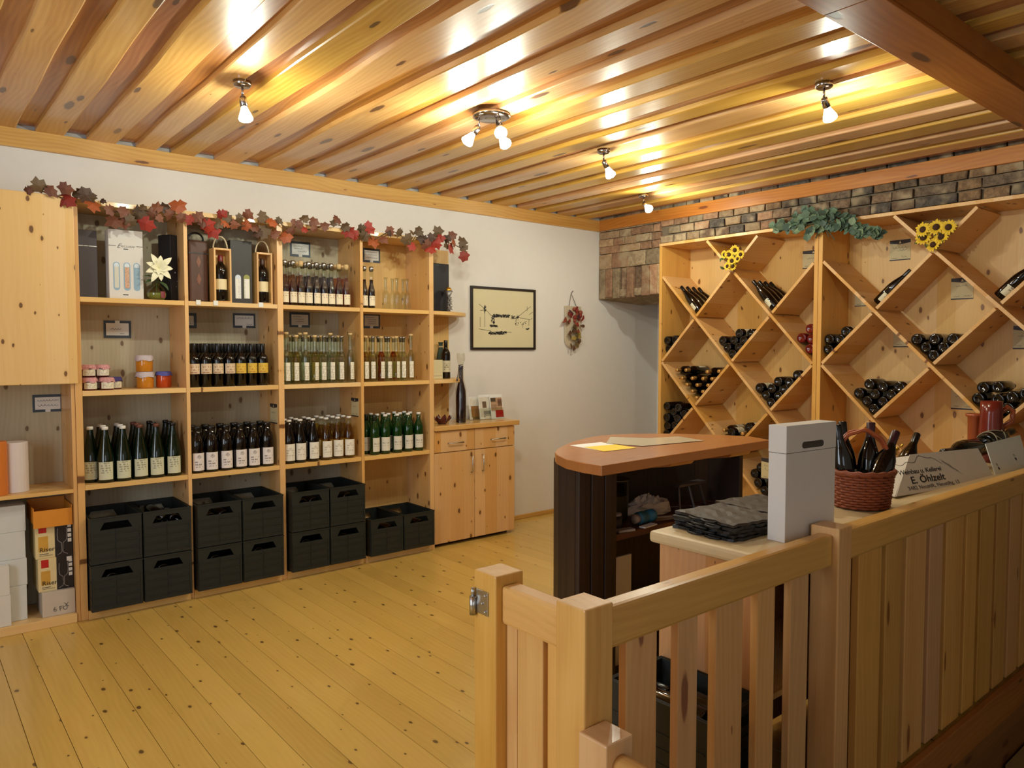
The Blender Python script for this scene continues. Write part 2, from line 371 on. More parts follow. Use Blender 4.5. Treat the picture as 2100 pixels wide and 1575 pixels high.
while x < 5.15:
    w = rc.uniform(.128, .172); g = rc.uniform(.082, .12)
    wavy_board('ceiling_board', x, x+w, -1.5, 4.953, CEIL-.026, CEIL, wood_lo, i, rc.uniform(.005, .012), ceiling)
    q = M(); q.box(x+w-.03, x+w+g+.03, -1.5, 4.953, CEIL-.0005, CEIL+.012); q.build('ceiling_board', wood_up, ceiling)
    x += w+g; i += 1
wood_trim_x = wood('wood_trim_x', (222, 178, 102), (188, 130, 58), 'X', 'Y', knot=(96, 48, 18), kl=1.3, ka=6, kr=.10, rough=.36, tint=.1, coat=.2)
wood_trim_y = wood('wood_trim_y', (206, 138, 58), (166, 92, 30), 'Y', 'X', knot=(100, 48, 18), kl=1.3, ka=6, kr=.10, rough=.36, tint=.1, coat=.2)
m = M(); m.box(-1.8, 5.21, 4.952, YW, 2.618, 2.722); props(m.build('trim_1', wood_trim_x, loc=(2, 4.95, 2.62), bevel=.003), 'long pine trim board under the ceiling on the white wall', None, None, 'structure')
m = M(); m.box(5.196, 5.236, 1.33, YW, 2.622, 2.722); props(m.build('trim_2', wood_trim_y, loc=(5.2, 3, 2.62), bevel=.003), 'orange pine trim board above the brick wall', None, None, 'structure')
wood_beam = wood('wood_beam', (186, 116, 48), (146, 80, 26), 'X', 'Z', knot=(70, 32, 12), kl=1.5, ka=6, kr=.12, rough=.4, tint=.2)
m = M(); m.box(-1.8, 5.22, 1.10, 1.13, 2.63, 2.72); m.box(-1.8, 5.22, 1.13, 1.29, 2.66, 2.72)
beam = props(m.build('trim_3', wood_beam, loc=(2, 1.2, 2.62)), 'boxed pine beam across the ceiling above the railing', None, None, 'structure')
for a, b in ((-1.8, 2.43), (2.433, 5.22)):
    q = M(); q.box(a, b, 1.105, 1.292, 2.618, 2.64); q.build('beam_board', wood_beam, beam, bevel=.002)
m = M(); m.box(-1.8, 5.2, 1.292, 1.325, 2.652, 2.72); props(m.build('trim_4', wood_trim_x, loc=(2, 1.3, 2.65), bevel=.006), 'slim pine moulding along the ceiling beam', None, None, 'structure')
m = M(); m.box(3.9, 6.1, 4.962, YW, 0, .036); props(m.build('baseboard_back', wood_trim_x, loc=(4.5, 4.97, 0), bevel=.003), 'low pine skirting along the white wall', None, None, 'structure')

# stairwell in front of the railing
wood_dark = wood('wood_stairwell', (178, 116, 50), (140, 84, 34), 'X', 'Y', rough=.5, tint=.1)
m = M(); m.box(1.19, 5.25, 1.072, 1.098, -.13, .012); props(m.build('trim_5', wood_dark, loc=(3, 1.08, -.1), bevel=.004), 'edge board of the floor at the stairwell', None, None, 'structure')
m = M(); m.box(1.19, 5.25, 1.085, 1.11, -1.7, -.13); m.box(1.17, 1.192, -1.5, 1.10, -1.7, -.02)
props(m.build('wall_stairwell', wood('wood_stairwell_wall', (150, 100, 46), (116, 72, 30), 'X', 'Y', rough=.6), loc=(3, 1.09, -.8)), kind='structure')
m = M(); m.box(1.19, 5.25, -1.5, 1.09, -1.72, -1.66); props(m.build('floor_lower', mat('floor_lower', (96, 78, 56), .8, .1), loc=(3, 0, -1.7)), kind='structure')
stone = mat('stone_step', (78, 72, 60), .9, .25)
m = M(); m.box(3.74, 5.24, .1, 1.07, -1.66, -.36); st = props(m.build('trim_6', stone, loc=(4.4, .6, -.4)), 'grey stone wall end in the stairwell', None, None, 'structure')
q = M(); q.box(3.725, 5.24, .1, 1.07, -.36, -.335); q.build('coping', mat('coping', (150, 128, 82), .8, .2), st)
# ================================================================== furniture
# wood used on the shelving and rack, one material per grain direction
W_SX = wood('pine_shelf_x', (232, 190, 116), (206, 156, 80), 'X', 'Z', kl=5, ka=10, kr=.11, rough=.36, tint=.08, lam=.11, contrast=.7, bump=.05, coat=.15)
W_SZ = wood('pine_side_z', (226, 176, 104), (198, 142, 72), 'Z', 'X', kl=5, ka=10, kr=.12, rough=.38, tint=.08, lam=.11, contrast=.7, bump=.05, coat=.15)
W_FZ = wood('pine_front_z', (234, 192, 120), (212, 162, 88), 'Z', 'Y', kl=5.5, ka=10, kr=.12, rough=.34, tint=.06, lam=.105, contrast=.6, bump=.04, coat=.2)
W_BK = wood('pine_back_z', (196, 186, 160), (168, 156, 128), 'Z', 'Y', knot=(104, 78, 54), kl=4.5, ka=8, kr=.10, rough=.6, tint=.08, contrast=.9, bump=.04)
W_BK2 = wood('pine_back_warm', (222, 184, 118), (196, 152, 86), 'Z', 'Y', knot=(116, 74, 34), kl=5, ka=9, kr=.10, rough=.5, tint=.05, contrast=.7, bump=.04)
W_CAB = wood('pine_cabinet_z', (214, 162, 90), (190, 134, 66), 'Z', 'Y', kl=4.5, ka=8.5, kr=.095, rough=.38, tint=.06, lam=.12, contrast=.6, bump=.04, coat=.15)
steel = mat('steel', (190, 188, 184), .28, 0, Metallic=1.0)
plinth_shade = mat('plinth_shade', (52, 34, 18), .9)  # dark plinth colour stands in for the shadow under the cabinet doors

ZA, ZB, ZC = (1.760, 1.787), (1.243, 1.271), (.722, .750)
# ---- tall shelving unit with four bays
sh = thing('bottle_shelf', 'tall pine shelving unit with four open bays of bottles along the white wall', 'shelf', (1.95, YF, 0))
YB = 4.966
def sbox(name, x0, x1, y0, y1, z0, z1, mt, parent=None, bev=.0012):
    return M().box(x0, x1, y0, y1, z0, z1).build(name, mt, parent or sh, bevel=bev)
posts = [(.7525, .787), (1.331, 1.352), (1.897, 1.934), (2.486, 2.508), (3.053, 3.090)]
for i, (a, b) in enumerate(posts):
    sbox('side_panel', a, b, YF, YB, .0, 2.290, W_SZ)
bays = [(posts[i][1], posts[i+1][0]) for i in range(4)]
sbox('top_board', .755, 3.090, YF-.004, YB, 2.290, 2.316, W_SX)
for i, (a, b) in enumerate(bays):
    sbox('back_panel', a, b, YB-.008, YB+.004, .05, 2.289, W_BK if i < 3 else W_BK2)
    for z in (ZA, ZB, ZC): sbox('shelf_board', a+.0004, b-.0004, YF+.003, YB-.009, z[0], z[1], W_SX)
    sbox('shelf_board', a+.0004, b-.0004, YF-.012, YB-.009, .0, .048, W_SX)
# rounded corner shelves on the right end with their narrow back board
sbox('end_back_panel', 3.0905, 3.452, YB-.012, YB+.004, .925, 2.289, W_BK2)
for z0, z1, rx in ((1.760, 1.787, .48), (1.243, 1.271, .44)):
    ring = [(3.0905, YB-.013, z0)] + [(3.0905+rx*math.sin(t*PI/2/12), YB-.013-.31*math.cos(t*PI/2/12), z0) for t in range(13)]
    M().prism(ring[::-1], (0, 0, z1-z0)).build('corner_shelf', W_SX, sh, bevel=.001)

# ---- left-hand unit: upper cupboard with a door, open compartments below
lu = thing('cupboard_unit', 'pine unit at the left edge with a tall knotty door above open compartments', 'cupboard', (.2, YF, 0))
sbox('side_panel', -.62, -.58, YF, YB, 0, 2.29, W_SZ, lu); sbox('side_panel', .733, .7515, YF+.005, YB, 0, 2.29, W_SZ, lu)
sbox('top_board', -.58, .733, YF, YB, 2.27, 2.29, W_SX, lu); sbox('back_panel', -.58, .733, YB-.008, YB+.004, .05, 2.27, W_BK, lu)
sbox('shelf_board', -.58, .7328, YF+.003, YB-.009, 1.33, 1.355, W_SX, lu); sbox('shelf_board', -.58, .7328, YF+.002, YB-.009, .716, .736, W_SX, lu)
sbox('shelf_board', -.58, .7328, YF-.004, YB-.009, 0, .048, W_SX, lu)
sbox('door', .30-.47, .764, YF-.026, YF-.006, 1.314, 2.316, W_FZ, lu, .003); sbox('door', -.62, .30-.473, YF-.024, YF-.002, 1.314, 2.316, W_FZ, lu, .003)

# ---- low cabinet at the right end of the shelving
cb = thing('sideboard', 'low knotty pine cabinet with two drawers and two doors beside the shelving', 'cabinet', (3.48, YF, 0))
sbox('body', 3.092, 3.872, YF+.022, YB, .045, .884, W_CAB, cb); sbox('plinth', 3.10, 3.84, YF+.06, YB-.05, 0, .045, plinth_shade, cb)
sbox('worktop', 3.0905, 3.915, YF-.018, YB, .885, .924, wood('pine_top_x', (222, 182, 116), (200, 150, 84), 'X', 'Z', rough=.25, tint=.04, coat=.3), cb, .006)
for a, b in ((3.092, 3.466), (3.470, 3.872)):
    d = sbox('drawer', a, b, YF, YF+.021, .722, .880, W_CAB, cb, .002); c = .5*(a+b)
    hx = (3.215, 3.350) if a < 3.4 else (3.627, 3.767)
    M().tube([(hx[0], YF-.002, .788), (hx[0], YF-.022, .788), (hx[1], YF-.022, .788), (hx[1], YF-.002, .788)], .0045, 8).build('handle', steel, d, True)
    d = sbox('door', a, b, YF, YF+.021, .028, .716, W_CAB, cb, .002); x = 3.434 if a < 3.4 else 3.541
    M().tube([(x, YF-.002, .672), (x, YF-.022, .672), (x, YF-.022, .545), (x, YF-.002, .545)], .0045, 8).build('handle', steel, d, True)

# ---- diamond wine rack in two sections
W_R = wood('rack_pine_x', (226, 172, 88), (198, 138, 60), 'X', 'Z', knot=(104, 58, 24), kl=3.5, ka=8, kr=.09, rough=.42, tint=.06, lam=.1, contrast=.8, bump=.05)
W_RV = wood('rack_pine_z', (228, 176, 92), (200, 140, 62), 'Z', 'Y', knot=(104, 58, 24), kl=3.5, ka=8, kr=.09, rough=.42, tint=.06, contrast=.8, bump=.05)
W_RB = wood('rack_back_z', (230, 184, 100), (206, 152, 72), 'Z', 'X', knot=(110, 62, 26), kl=4, ka=8, kr=.10, rough=.45, tint=.05, lam=.12, contrast=.7, bump=.04)
XR0, XR1 = 5.205, 5.62
ZN = 1.7655; PZ = .3755
def rack(ya, yb, label):
    """ya is the left side seen from the room (larger y), yb the right side"""
    t = thing('wine_rack', label, 'wine rack', (XR0, .5*(ya+yb), 0)); th = .022; n = 4; py = (ya-yb)/n; ztop = 2.402
    bx = lambda nm, x0, x1, y0, y1, z0, z1, mt: M().box(x0, x1, y0, y1, z0, z1).build(nm, mt, t, bevel=.0012)
    bx('side_panel', XR0, XR1, ya, ya+.03, 0, ztop, W_RV); bx('side_panel', XR0, XR1, yb-.03, yb, 0, ztop, W_RV)
    bx('top_board', XR0-.004, XR1, yb-.03, ya+.03, ztop, ztop+.024, W_R); bx('bottom_board', XR0, XR1, yb, ya, 0, .03, W_R)
    bx('back_panel', XR1-.012, XR1, yb, ya, .03, ztop, W_RB)
    # heights of node rows: index parity alternates; half-diagonals py wide and PZ high
    zr = lambda j: ZN + (j-1)*(-PZ)          # row 0 -> 2.141 (even columns), row 1 -> 1.7655 (odd columns), ...
    dx0, dx1 = XR0+.002, XR1-.013
    def board(p, q):
        p, q = Vector((0, p[0], p[1])), Vector((0, q[0], q[1])); d = (q-p).normalized(); nrm = Vector((0, -d.z, d.y))*th*.5; L = (q-p).length
        mx = Matrix((Vector((1, 0, 0)), d, Vector((1, 0, 0)).cross(d))).transposed().to_4x4(); mx.translation = Vector((dx0, p.y, p.z))
        me = M().box(0, dx1-dx0, 0, L, -th/2, th/2).mesh('divider', W_R); o = link('divider', me, t); o.matrix_local = Matrix.Translation(-ORG[t.name]) @ mx
        b = o.modifiers.new('bevel', 'BEVEL'); b.width = .001; b.segments = 1
    y = lambda i: ya-py*i
    lo = .03
    # continuous boards falling to the right, then short boards rising to the right between them
    for c in range(-8, 3):                     # lines through node (i, j) with i-j == c (falling to the right)
        if c % 2: continue
        i0, i1 = 0.0, 4.0
        top_i = c+(zr(0)-ztop)/PZ              # where the line meets the top
        i0 = max(i0, top_i); j1 = 4.0-c; zb = zr(j1)
        if zb < lo: i1 = c+(zr(0)-lo)/PZ
        if i1 - i0 < .05: continue
        f = lambda i: (y(i), zr(i-c))
        board(f(i0+.012), f(i1-.012))
    for s in range(2, 13):                     # rising to the right: i+j == s
        if s % 2: continue
        for k in range(4):                     # one piece per column strip
            i0, i1 = float(k), float(k+1)
            za_, zb_ = zr(s-i0), zr(s-i1)
            if zb_ < lo+.02 or za_ > ztop-.02: continue
            if za_ < lo: i0 = s-(zr(0)-lo)/PZ
            if zb_ > ztop: i1 = s+(ztop-zr(0))/PZ
            if i1-i0 < .06: continue
            g0 = .043 if (k > 0 or True) else .012; g1 = .043
            if i0 == 0.0: g0 = .02
            if i1 == 4.0: g1 = .02
            board((y(i0+g0), zr(s-i0-g0)), (y(i1-g1), zr(s-i1+g1)))
    return t
rack1 = rack(4.205, 2.800, 'left section of the tall diamond lattice wine rack under the brick wall')
rack2 = rack(2.737, 1.235, 'right section of the tall diamond lattice wine rack under the brick wall')

# ---- railing round the stairwell
W_PZ = wood('rail_pine_z', (226, 178, 110), (196, 140, 74), 'Z', 'Y', knot=(128, 70, 30), kl=1.6, ka=7, kr=.10, rough=.36, tint=.16, contrast=.9, hue=.012, bump=.06, coat=.2)
W_PX = wood('rail_pine_x', (226, 178, 96), (196, 142, 66), 'X', 'Y', knot=(128, 70, 30), kl=1.6, ka=7, kr=.09, rough=.32, tint=.1, contrast=.8, bump=.05, coat=.25)
W_PY = wood('rail_pine_y', (226, 176, 104), (194, 138, 70), 'Y', 'X', knot=(128, 70, 30), kl=1.6, ka=7, kr=.09, rough=.32, tint=.1, contrast=.8, bump=.05, coat=.25)
rl = thing('stair_railing', 'pine railing of posts, slats and panelling round the stairwell', 'railing', (1.145, 1.13, 0))
RB = lambda nm, x0, x1, y0, y1, z0, z1, mt, bev=.004, par=None: M().box(x0, x1, y0, y1, z0, z1).build(nm, mt, par or rl, bevel=bev)
p1 = RB('post', 1.102, 1.190, 1.388, 1.476, 0, .950, W_PZ)
RB('post', 1.102, 1.190, 1.086, 1.176, 0, .950, W_PZ)
RB('post', 2.206, 2.290, 1.090, 1.182, 0, .950, W_PZ)
RB('handrail', 1.118, 1.172, 1.1765, 1.3875, .832, .926, W_PY, .009)
RB('handrail', 1.1905, 2.2055, 1.108, 1.158, .832, .930, W_PX, .009)
RB('handrail', 2.2905, 5.19, 1.100, 1.158, .836, .934, W_PX, .009)
for y0, y1 in ((1.1765, 1.238), (1.2405, 1.262), (1.2535, 1.345), (1.3465, 1.3875)):
    if y1-y0 < .03: continue
    RB('slat', 1.134, 1.156, y0, y1, .014 if y0 > 1.3 or y0 < 1.2 else .012, .831, W_PZ, .003)
RB('bottom_rail', 1.125, 1.165, 1.1765, 1.3875, .0, .012, W_PY, .002)
for u0, u1 in ((1277, 1347), (1383, 1430), (1460, 1522), (1545, 1587), (1612, 1655)):
    a = on(u0+7, 1400, 1, 1.118).x; b = on(u1, 1400, 1, 1.118).x; RB('slat', a, b, 1.118, 1.142, -.06, .831, W_PZ, .003)
ed = [2.2905] + [on(u, 1200, 1, 1.118).x for u in (1750, 1806, 1848, 1896, 1930, 1971, 2000, 2033, 2061, 2087)]
while ed[-1] < 5.1: ed.append(ed[-1]+(.165 if len(ed) % 2 else .13))
for k in range(1, len(ed)-1):
    g0 = .012 if k > 0 else .002; RB('panel_board', ed[k]+.017, ed[k+1]-.017, 1.108, 1.134, .014, .8355, W_PZ, .003)
RB('panel_backing', 2.2905, 5.19, 1.1362, 1.146, .014, .8355, wood('rail_backing_shade', (158, 94, 34), (128, 70, 24), 'Z', 'Y', tint=.05), .001)  # groove shade put into the backing's darker orange-brown colour
pl = RB('latch_plate', 1.0985, 1.1018, 1.415, 1.462, .845, .905, steel, .0008, p1)
M().tube([(1.094, 1.470, .838), (1.094, 1.470, .884)], .009, 10).build('latch_sleeve', steel, p1, True)
M().tube([(1.094, 1.470, .884), (1.094, 1.470, .906)], .0048, 8).build('latch_pin', steel, p1, True)
for yy, zz in ((1.425, .895), (1.437, .873), (1.425, .855)): M().ball((1.0975, yy, zz), .0035, 6).build('screw', steel, p1, True)
# lower newel post with its round handrail running back towards the viewer
nw = thing('newel_post', 'short square newel post with a round handrail in front of the corner post', 'post', (1.12, 1.04, -.3))
M().box(1.082, 1.164, 1.004, 1.0845, -1.6, .698).build('post', W_PZ, nw, bevel=.004)
M().tube([(1.123, 1.0035, .645), (1.123, -.55, .645)], .024, 16).build('handrail', W_PY, nw, True)
M().tube([(1.123, -.5, .63), (1.123, -.5, -1.6)], .03, 10).build('end_post', W_PZ, nw, True)

# ---- counter with pale worktop, behind the railing
ct = thing('serving_counter', 'narrow counter with pale cream worktop and pine end panel behind the railing', 'counter', (3, 1.4, 0))
cream = mat('worktop_cream', (206, 184, 142), .42, .06)
RB('worktop', 1.905, 4.75, 1.188, 1.585, .862, .902, cream, .012, ct)
RB('end_panel', 1.945, 1.967, 1.20, 1.57, 0, .861, wood('counter_panel', (204, 144, 76), (176, 116, 52), 'Z', 'X', kl=3, ka=8, kr=.09, tint=.05, lam=.1), .002, ct)
RB('back_panel', 1.967, 4.74, 1.548, 1.57, .04, .861, W_CAB, .002, ct); RB('shelf_board', 1.967, 4.74, 1.21, 1.545, .42, .44, W_SX, .002, ct)
RB('end_panel', 4.718, 4.74, 1.20, 1.548, 0, .861, W_CAB, .002, ct)

# ---- D-shaped tasting bar
bar = thing('tasting_bar', 'high D-shaped tasting bar with brown top on a dark panelled base', 'bar', (2.75, 2.5, 0))
lam_br = wood('bar_top', (178, 116, 62), (156, 92, 44), 'X', 'Z', knot=(120, 66, 30), kl=1, ka=3, kr=.02, rough=.3, tint=.03, contrast=.5, bump=.02, coat=.3)
ZBT = 1.05
pts = [on(u, v, 2, ZBT) for u, v in ((1234, 955), (1579, 902), (1538, 894.8))]
f0, f1, f2 = pts
arc = [f0] + [on(u, v, 2, ZBT) for u, v in ((1196, 949), (1160, 941), (1141, 932), (1138, 927), (1142, 921), (1154, 914), (1175, 905), (1200, 898.5), (1230, 893), (1262, 890.5), (1300, 889.3), (1360, 888.9), (1420, 890), (1480, 891.8))] + [f2, f1]
M().prism([(p.x, p.y, ZBT-.042) for p in arc], (0, 0, .042)).build('top', lam_br, bar, bevel=.004)
dkw = wood('bar_dark', (58, 38, 28), (34, 22, 17), 'Z', 'Y', knot=(20, 12, 10), kl=1.4, ka=6, kr=.05, rough=.55, tint=.25, contrast=1.2)
# panelled base: narrow upright boards along the front-left stile and round the curved back
RBB = lambda nm, x0, x1, y0, y1, z0, z1, par=None: M().box(x0, x1, y0, y1, z0, z1).build(nm, dkw, par or bar, bevel=.003)
xs = [2.185, 2.222, 2.262, 2.30, 2.345, 2.385, 2.424]
for a, b in zip(xs, xs[1:]): RBB('panel_board', a+.001, b-.001, 2.19+.006*((xs.index(a)) % 2), 2.215, 0, 1.006)
bk = [(2.185, 2.216), (2.225, 2.36), (2.30, 2.47), (2.42, 2.56), (2.57, 2.62), (2.74, 2.65), (2.92, 2.645), (3.1, 2.60), (3.26, 2.52), (3.40, 2.40)]
for a, b in zip(bk, bk[1:]):
    v = Vector((b[0]-a[0], b[1]-a[1], 0)); k = max(1, round(v.length/.09))
    for i in range(k):
        p = Vector((a[0], a[1], 0))+v*(i/k); q = Vector((a[0], a[1], 0))+v*((i+1)/k-.012/k); nn = Vector((-v.y, v.x, 0)).normalized()*-.022
        M().prism([p, q, q+nn, p+nn], (0, 0, 1.006)).build('panel_board', dkw, bar)
ring = [(2.42, 2.20), (2.44, 2.45), (2.6, 2.58), (2.76, 2.615), (2.92, 2.61), (3.09, 2.565), (3.24, 2.49), (3.37, 2.38), (3.36, 2.20)]
M().prism([(a, b, .655) for a, b in ring], (0, 0, .028)).build('shelf_board', wood('bar_shelf', (88, 44, 30), (60, 30, 22), 'X', 'Z', rough=.5), bar)
M().prism([(a, b, .04) for a, b in ring], (0, 0, .02)).build('bottom_board', dkw, bar)
RBB('side_panel', 3.37, 3.40, 2.20, 2.40, 0, 1.006)
for xa in (2.60, 3.05):
    pr = [(xa, 2.03, 1.007), (xa, 2.52, 1.007), (xa, 2.50, .975), (xa, 2.30, .945), (xa, 2.05, .985)]
    M().prism(pr, (.16, 0, 0)).build('bracket', lam_br, bar)

# ---- ceiling spots: chrome rose, jointed stem, lamp holder and reflector bulb
chrome = mat('chrome', (176, 172, 176), .14, 0, Metallic=1.0)
bulb_side = emis('bulb_glow', (1.0, .80, .52), 9.0); bulb_face = emis('bulb_face', (1.0, .90, .72), 42.0)
def spot_head(t, base, aim, power=1.0):
    """stem from base (on the rose) to a pivot, then a holder and an R50 bulb along aim"""
    aim = Vector(aim).normalized(); base = Vector(base); piv = base + Vector((0, 0, -.042))
    M().tube([base, piv], .0055, 8).build('stem', chrome, t, True)
    z = -aim; x = z.orthogonal().normalized(); y = z.cross(x); mx = Matrix((x, y, z)).transposed().to_4x4(); mx.translation = piv + aim*.012
    L = lambda pr, n=16: M().lathe([(r, -d) for r, d in pr], n, mx)
    L([(0, -.012), (.012, -.012), (.017, -.004), (.0175, .034), (.015, .036), (0, .036)]).build('lamp_holder', chrome, t, True)
    g = L([(.0135, .036), (.0165, .046), (.025, .066), (.0315, .082), (.0325, .089)]).build('bulb', bulb_side, t, True)
    L([(.0325, .089), (.029, .097), (.018, .1025), (0, .104)]).build('bulb_face', bulb_face, g, True)
    c = piv + aim*(.012+.125)
    light('lamp_light', 'POINT', c, SPOT_W*power, LAMP_COL, shadow_soft_size=.018)
def rose(t, c, r): M().lathe([(0, CEIL-.026), (r, CEIL-.026), (r, CEIL-.043), (r*.82, CEIL-.050), (0, CEIL-.050)], 28, Matrix.Translation((c[0], c[1], 0))).build('ceiling_rose', chrome, t, True)
LZ = 2.70
for (u, v, aim, lab) in ((497, 176, (.12, -.05, -1), 'single chrome ceiling spot nearest the left wall, above the cupboard door'),
                         (1690, 179, (.62, .0, -.80), 'single chrome ceiling spot nearest the ceiling beam at the right'),
                         (1238, 313, (.5, -.1, -.80), 'single chrome ceiling spot right of the triple light'),
                         (1320, 404, (-.25, -.75, -.6), 'single chrome ceiling spot in the far corner beside the brick wall')):
    p = on(u, v, 2, LZ); t = thing('ceiling_spot', lab, 'lamp', (p.x, p.y, CEIL-.026)); rose(t, p, .040); spot_head(t, (p.x, p.y, CEIL-.050), aim)
p = on(1008, 242, 2, LZ); t = thing('triple_ceiling_light', 'round chrome ceiling light with three lit reflector bulbs', 'lamp', (p.x, p.y, CEIL-.026)); rose(t, p, .098)
for dx, dy, aim in ((-.06, .03, (-.5, .35, -.8)), (.01, -.055, (-.45, -.65, -.62)), (.06, .03, (.1, -.55, -.75))): spot_head(t, (p.x+dx, p.y+dy, CEIL-.050), aim, .8)
# ================================================================== bottles
ORD = ['first', 'second', 'third', 'fourth', 'fifth', 'sixth', 'seventh', 'eighth', 'ninth', 'tenth', 'eleventh', 'twelfth', 'thirteenth', 'fourteenth', 'fifteenth', 'sixteenth', 'seventeenth', 'eighteenth']
dk_green = mat('glass_dark_green', (7, 22, 9), .06, 0, Specular_IOR_Level=.6)
dk_black = mat('glass_black', (8, 5, 6), .06, 0, Specular_IOR_Level=.6)
gr_green = mat('glass_green', (10, 48, 14), .06, 0, Specular_IOR_Level=.6)
dk_red = mat('glass_ruby', (96, 10, 8), .06, 0, Specular_IOR_Level=.6)
clear = glass('glass_clear', (.90, .93, .90), .10, .75)
liq_clear = glass('spirit_clear', (.86, .89, .84), .04, .35)
liq_pale = glass('spirit_pale', (.86, .80, .50), .04, .3)
liq_gold = glass('juice_gold', (.80, .62, .18), .05, .3)
liq_amber = glass('liqueur_amber', (.72, .34, .05), .05, .3)
liq_dark = mat('liqueur_dark', (26, 6, 10), .1)
cap_white = mat('cap_white', (226, 224, 220), .4); cap_black = mat('cap_black', (12, 11, 13), .28); cap_red = mat('cap_red', (112, 20, 28), .35)
cap_gold = mat('cap_gold', (196, 150, 84), .35, 0, Metallic=.6); cork = mat('cork', (204, 172, 120), .8, .1); cap_steel = mat('cap_steel', (150, 146, 140), .25, 0, Metallic=.9)
L_cream = printed('label_cream', (206, 206, 178), (110, 108, 90), .055, .115, 75, (.100, .007))
L_white = printed('label_white', (226, 218, 216), (84, 72, 78), .034, .072, 62, (.100, .014))
L_fruit = printed('label_fruit_beige', (214, 190, 158), (150, 96, 74), .085, .135, 60)
L_yellow = printed('label_fruit_yellow', (214, 178, 66), (178, 112, 30), .085, .135, 60)
L_cider = printed('label_plain', (228, 222, 208), (178, 166, 150), .04, .10, 60, (.100, .010))
L_green = printed('label_script', (214, 208, 192), (110, 108, 104), .06, .085, 40)
L_narrow = printed('label_narrow', (226, 220, 200), (168, 150, 130), .03, .12, 90)
L_liq = printed('label_liqueur', (230, 216, 186), (170, 140, 110), .05, .09, 70)
L_wine = printed('label_wine', (216, 210, 182), (110, 96, 84), .06, .12, 60)

def arc_label(r, z0, z1, half, mt, name='label', cen=-PI/2):
    m = M(); m.lathe([(r, z0), (r, z1)], 12, None, cen-half, cen+half); return (name, m.mesh(name, mt, True), None)
def kind(prof, mt, parts, n=20): return {'mesh': M().lathe(prof, n).mesh('bottle', mt, True), 'parts': parts}
def lat(name, prof, mt, lab=None, n=16): return (name, M().lathe(prof, n).mesh(name, mt, True), lab)
KIND = {}
KIND['secco'] = kind([(0, 0), (.040, 0), (.0465, .006), (.0465, .115), (.045, .135), (.040, .165), (.032, .20), (.0235, .24), (.0175, .27), (.0155, .295), (.0155, .302), (0, .302)], dk_green,
    [arc_label(.0470, .018, .118, R(48), L_cream), lat('cap', [(.0152, .296), (.017, .297), (.017, .312), (.014, .315), (0, .315)], cap_black)])
KIND['secco_white'] = {'mesh': KIND['secco']['mesh'], 'parts': [KIND['secco']['parts'][0], lat('cap', [(.0152, .296), (.017, .297), (.017, .311), (.014, .314), (0, .314)], cap_white)]}
KIND['secco_red'] = {'mesh': KIND['secco']['mesh'], 'parts': [KIND['secco']['parts'][0], lat('cap', [(.0152, .296), (.017, .297), (.017, .311), (.014, .314), (0, .314)], mat('cap_brown', (104, 58, 44), .5))]}
KIND['juice'] = kind([(0, 0), (.037, 0), (.0425, .006), (.0425, .165), (.041, .185), (.036, .205), (.028, .222), (.0235, .236), (.0225, .262), (0, .262)], dk_black,
    [arc_label(.0430, .016, .122, R(50), L_white), arc_label(.0430, .016, .122, R(14), mat('label_back', (70, 60, 62), .6, .5), 'side_label', -PI/2-R(72)), lat('cap', [(.0222, .256), (.0245, .257), (.0245, .280), (.022, .283), (0, .283)], cap_black)])
KIND['must'] = kind([(0, 0), (.033, 0), (.0385, .006), (.0385, .150), (.036, .172), (.029, .200), (.021, .228), (.0150, .25), (.0145, .276), (0, .276)], dk_black,
    [arc_label(.0390, .020, .130, R(58), L_cider), lat('cap', [(.0142, .274), (.0165, .274), (.0165, .284), (.015, .287), (0, .287)], cap_white)])
KIND['must_gold'] = kind([(0, 0), (.033, 0), (.0385, .006), (.0385, .150), (.036, .172), (.029, .200), (.021, .228), (.0150, .25), (.0145, .276), (0, .276)], clear,
    [lat('juice', [(0, .004), (.036, .004), (.0365, .150), (.034, .172), (.027, .200), (.0195, .226), (.0185, .231), (0, .231)], liq_gold), arc_label(.0390, .020, .130, R(58), L_cider), lat('cap', [(.0142, .274), (.0165, .274), (.0165, .284), (.015, .287), (0, .287)], cap_white)])
KIND['heuriger'] = kind([(0, 0), (.031, 0), (.036, .006), (.036, .162), (.034, .182), (.027, .206), (.018, .226), (.0148, .238), (.0148, .272), (0, .272)], gr_green,
    [arc_label(.0365, .024, .122, R(56), L_green), lat('cap', [(.0142, .268), (.016, .268), (.016, .280), (.0145, .283), (0, .283)], cap_white)])
KIND['heuriger_dark'] = {'mesh': KIND['heuriger']['mesh'], 'parts': [KIND['heuriger']['parts'][0], lat('cap', [(.0142, .240), (.016, .240), (.016, .280), (.0145, .283), (0, .283)], mat('cap_dark_green', (12, 26, 16), .4))]}
KIND['fruitwine'] = kind([(0, 0), (.030, 0), (.0345, .005), (.0345, .160), (.032, .178), (.0235, .192), (.0165, .200), (.0155, .21), (0, .21)], dk_black,
    [arc_label(.0350, .080, .142, R(62), L_fruit), lat('capsule', [(.0155, .208), (.016, .209), (.0158, .262), (.0145, .265), (0, .265)], cap_black)])
KIND['fruitwine_yellow'] = {'mesh': KIND['fruitwine']['mesh'], 'parts': [arc_label(.0350, .080, .142, R(62), L_yellow), KIND['fruitwine']['parts'][1]]}
sp = [(0, 0), (.024, 0), (.0275, .005), (.0275, .172), (.026, .186), (.020, .202), (.0145, .214), (.0138, .23), (.0138, .318), (.0158, .319), (.0158, .328), (.012, .328), (.012, .316), (.0118, .24)]
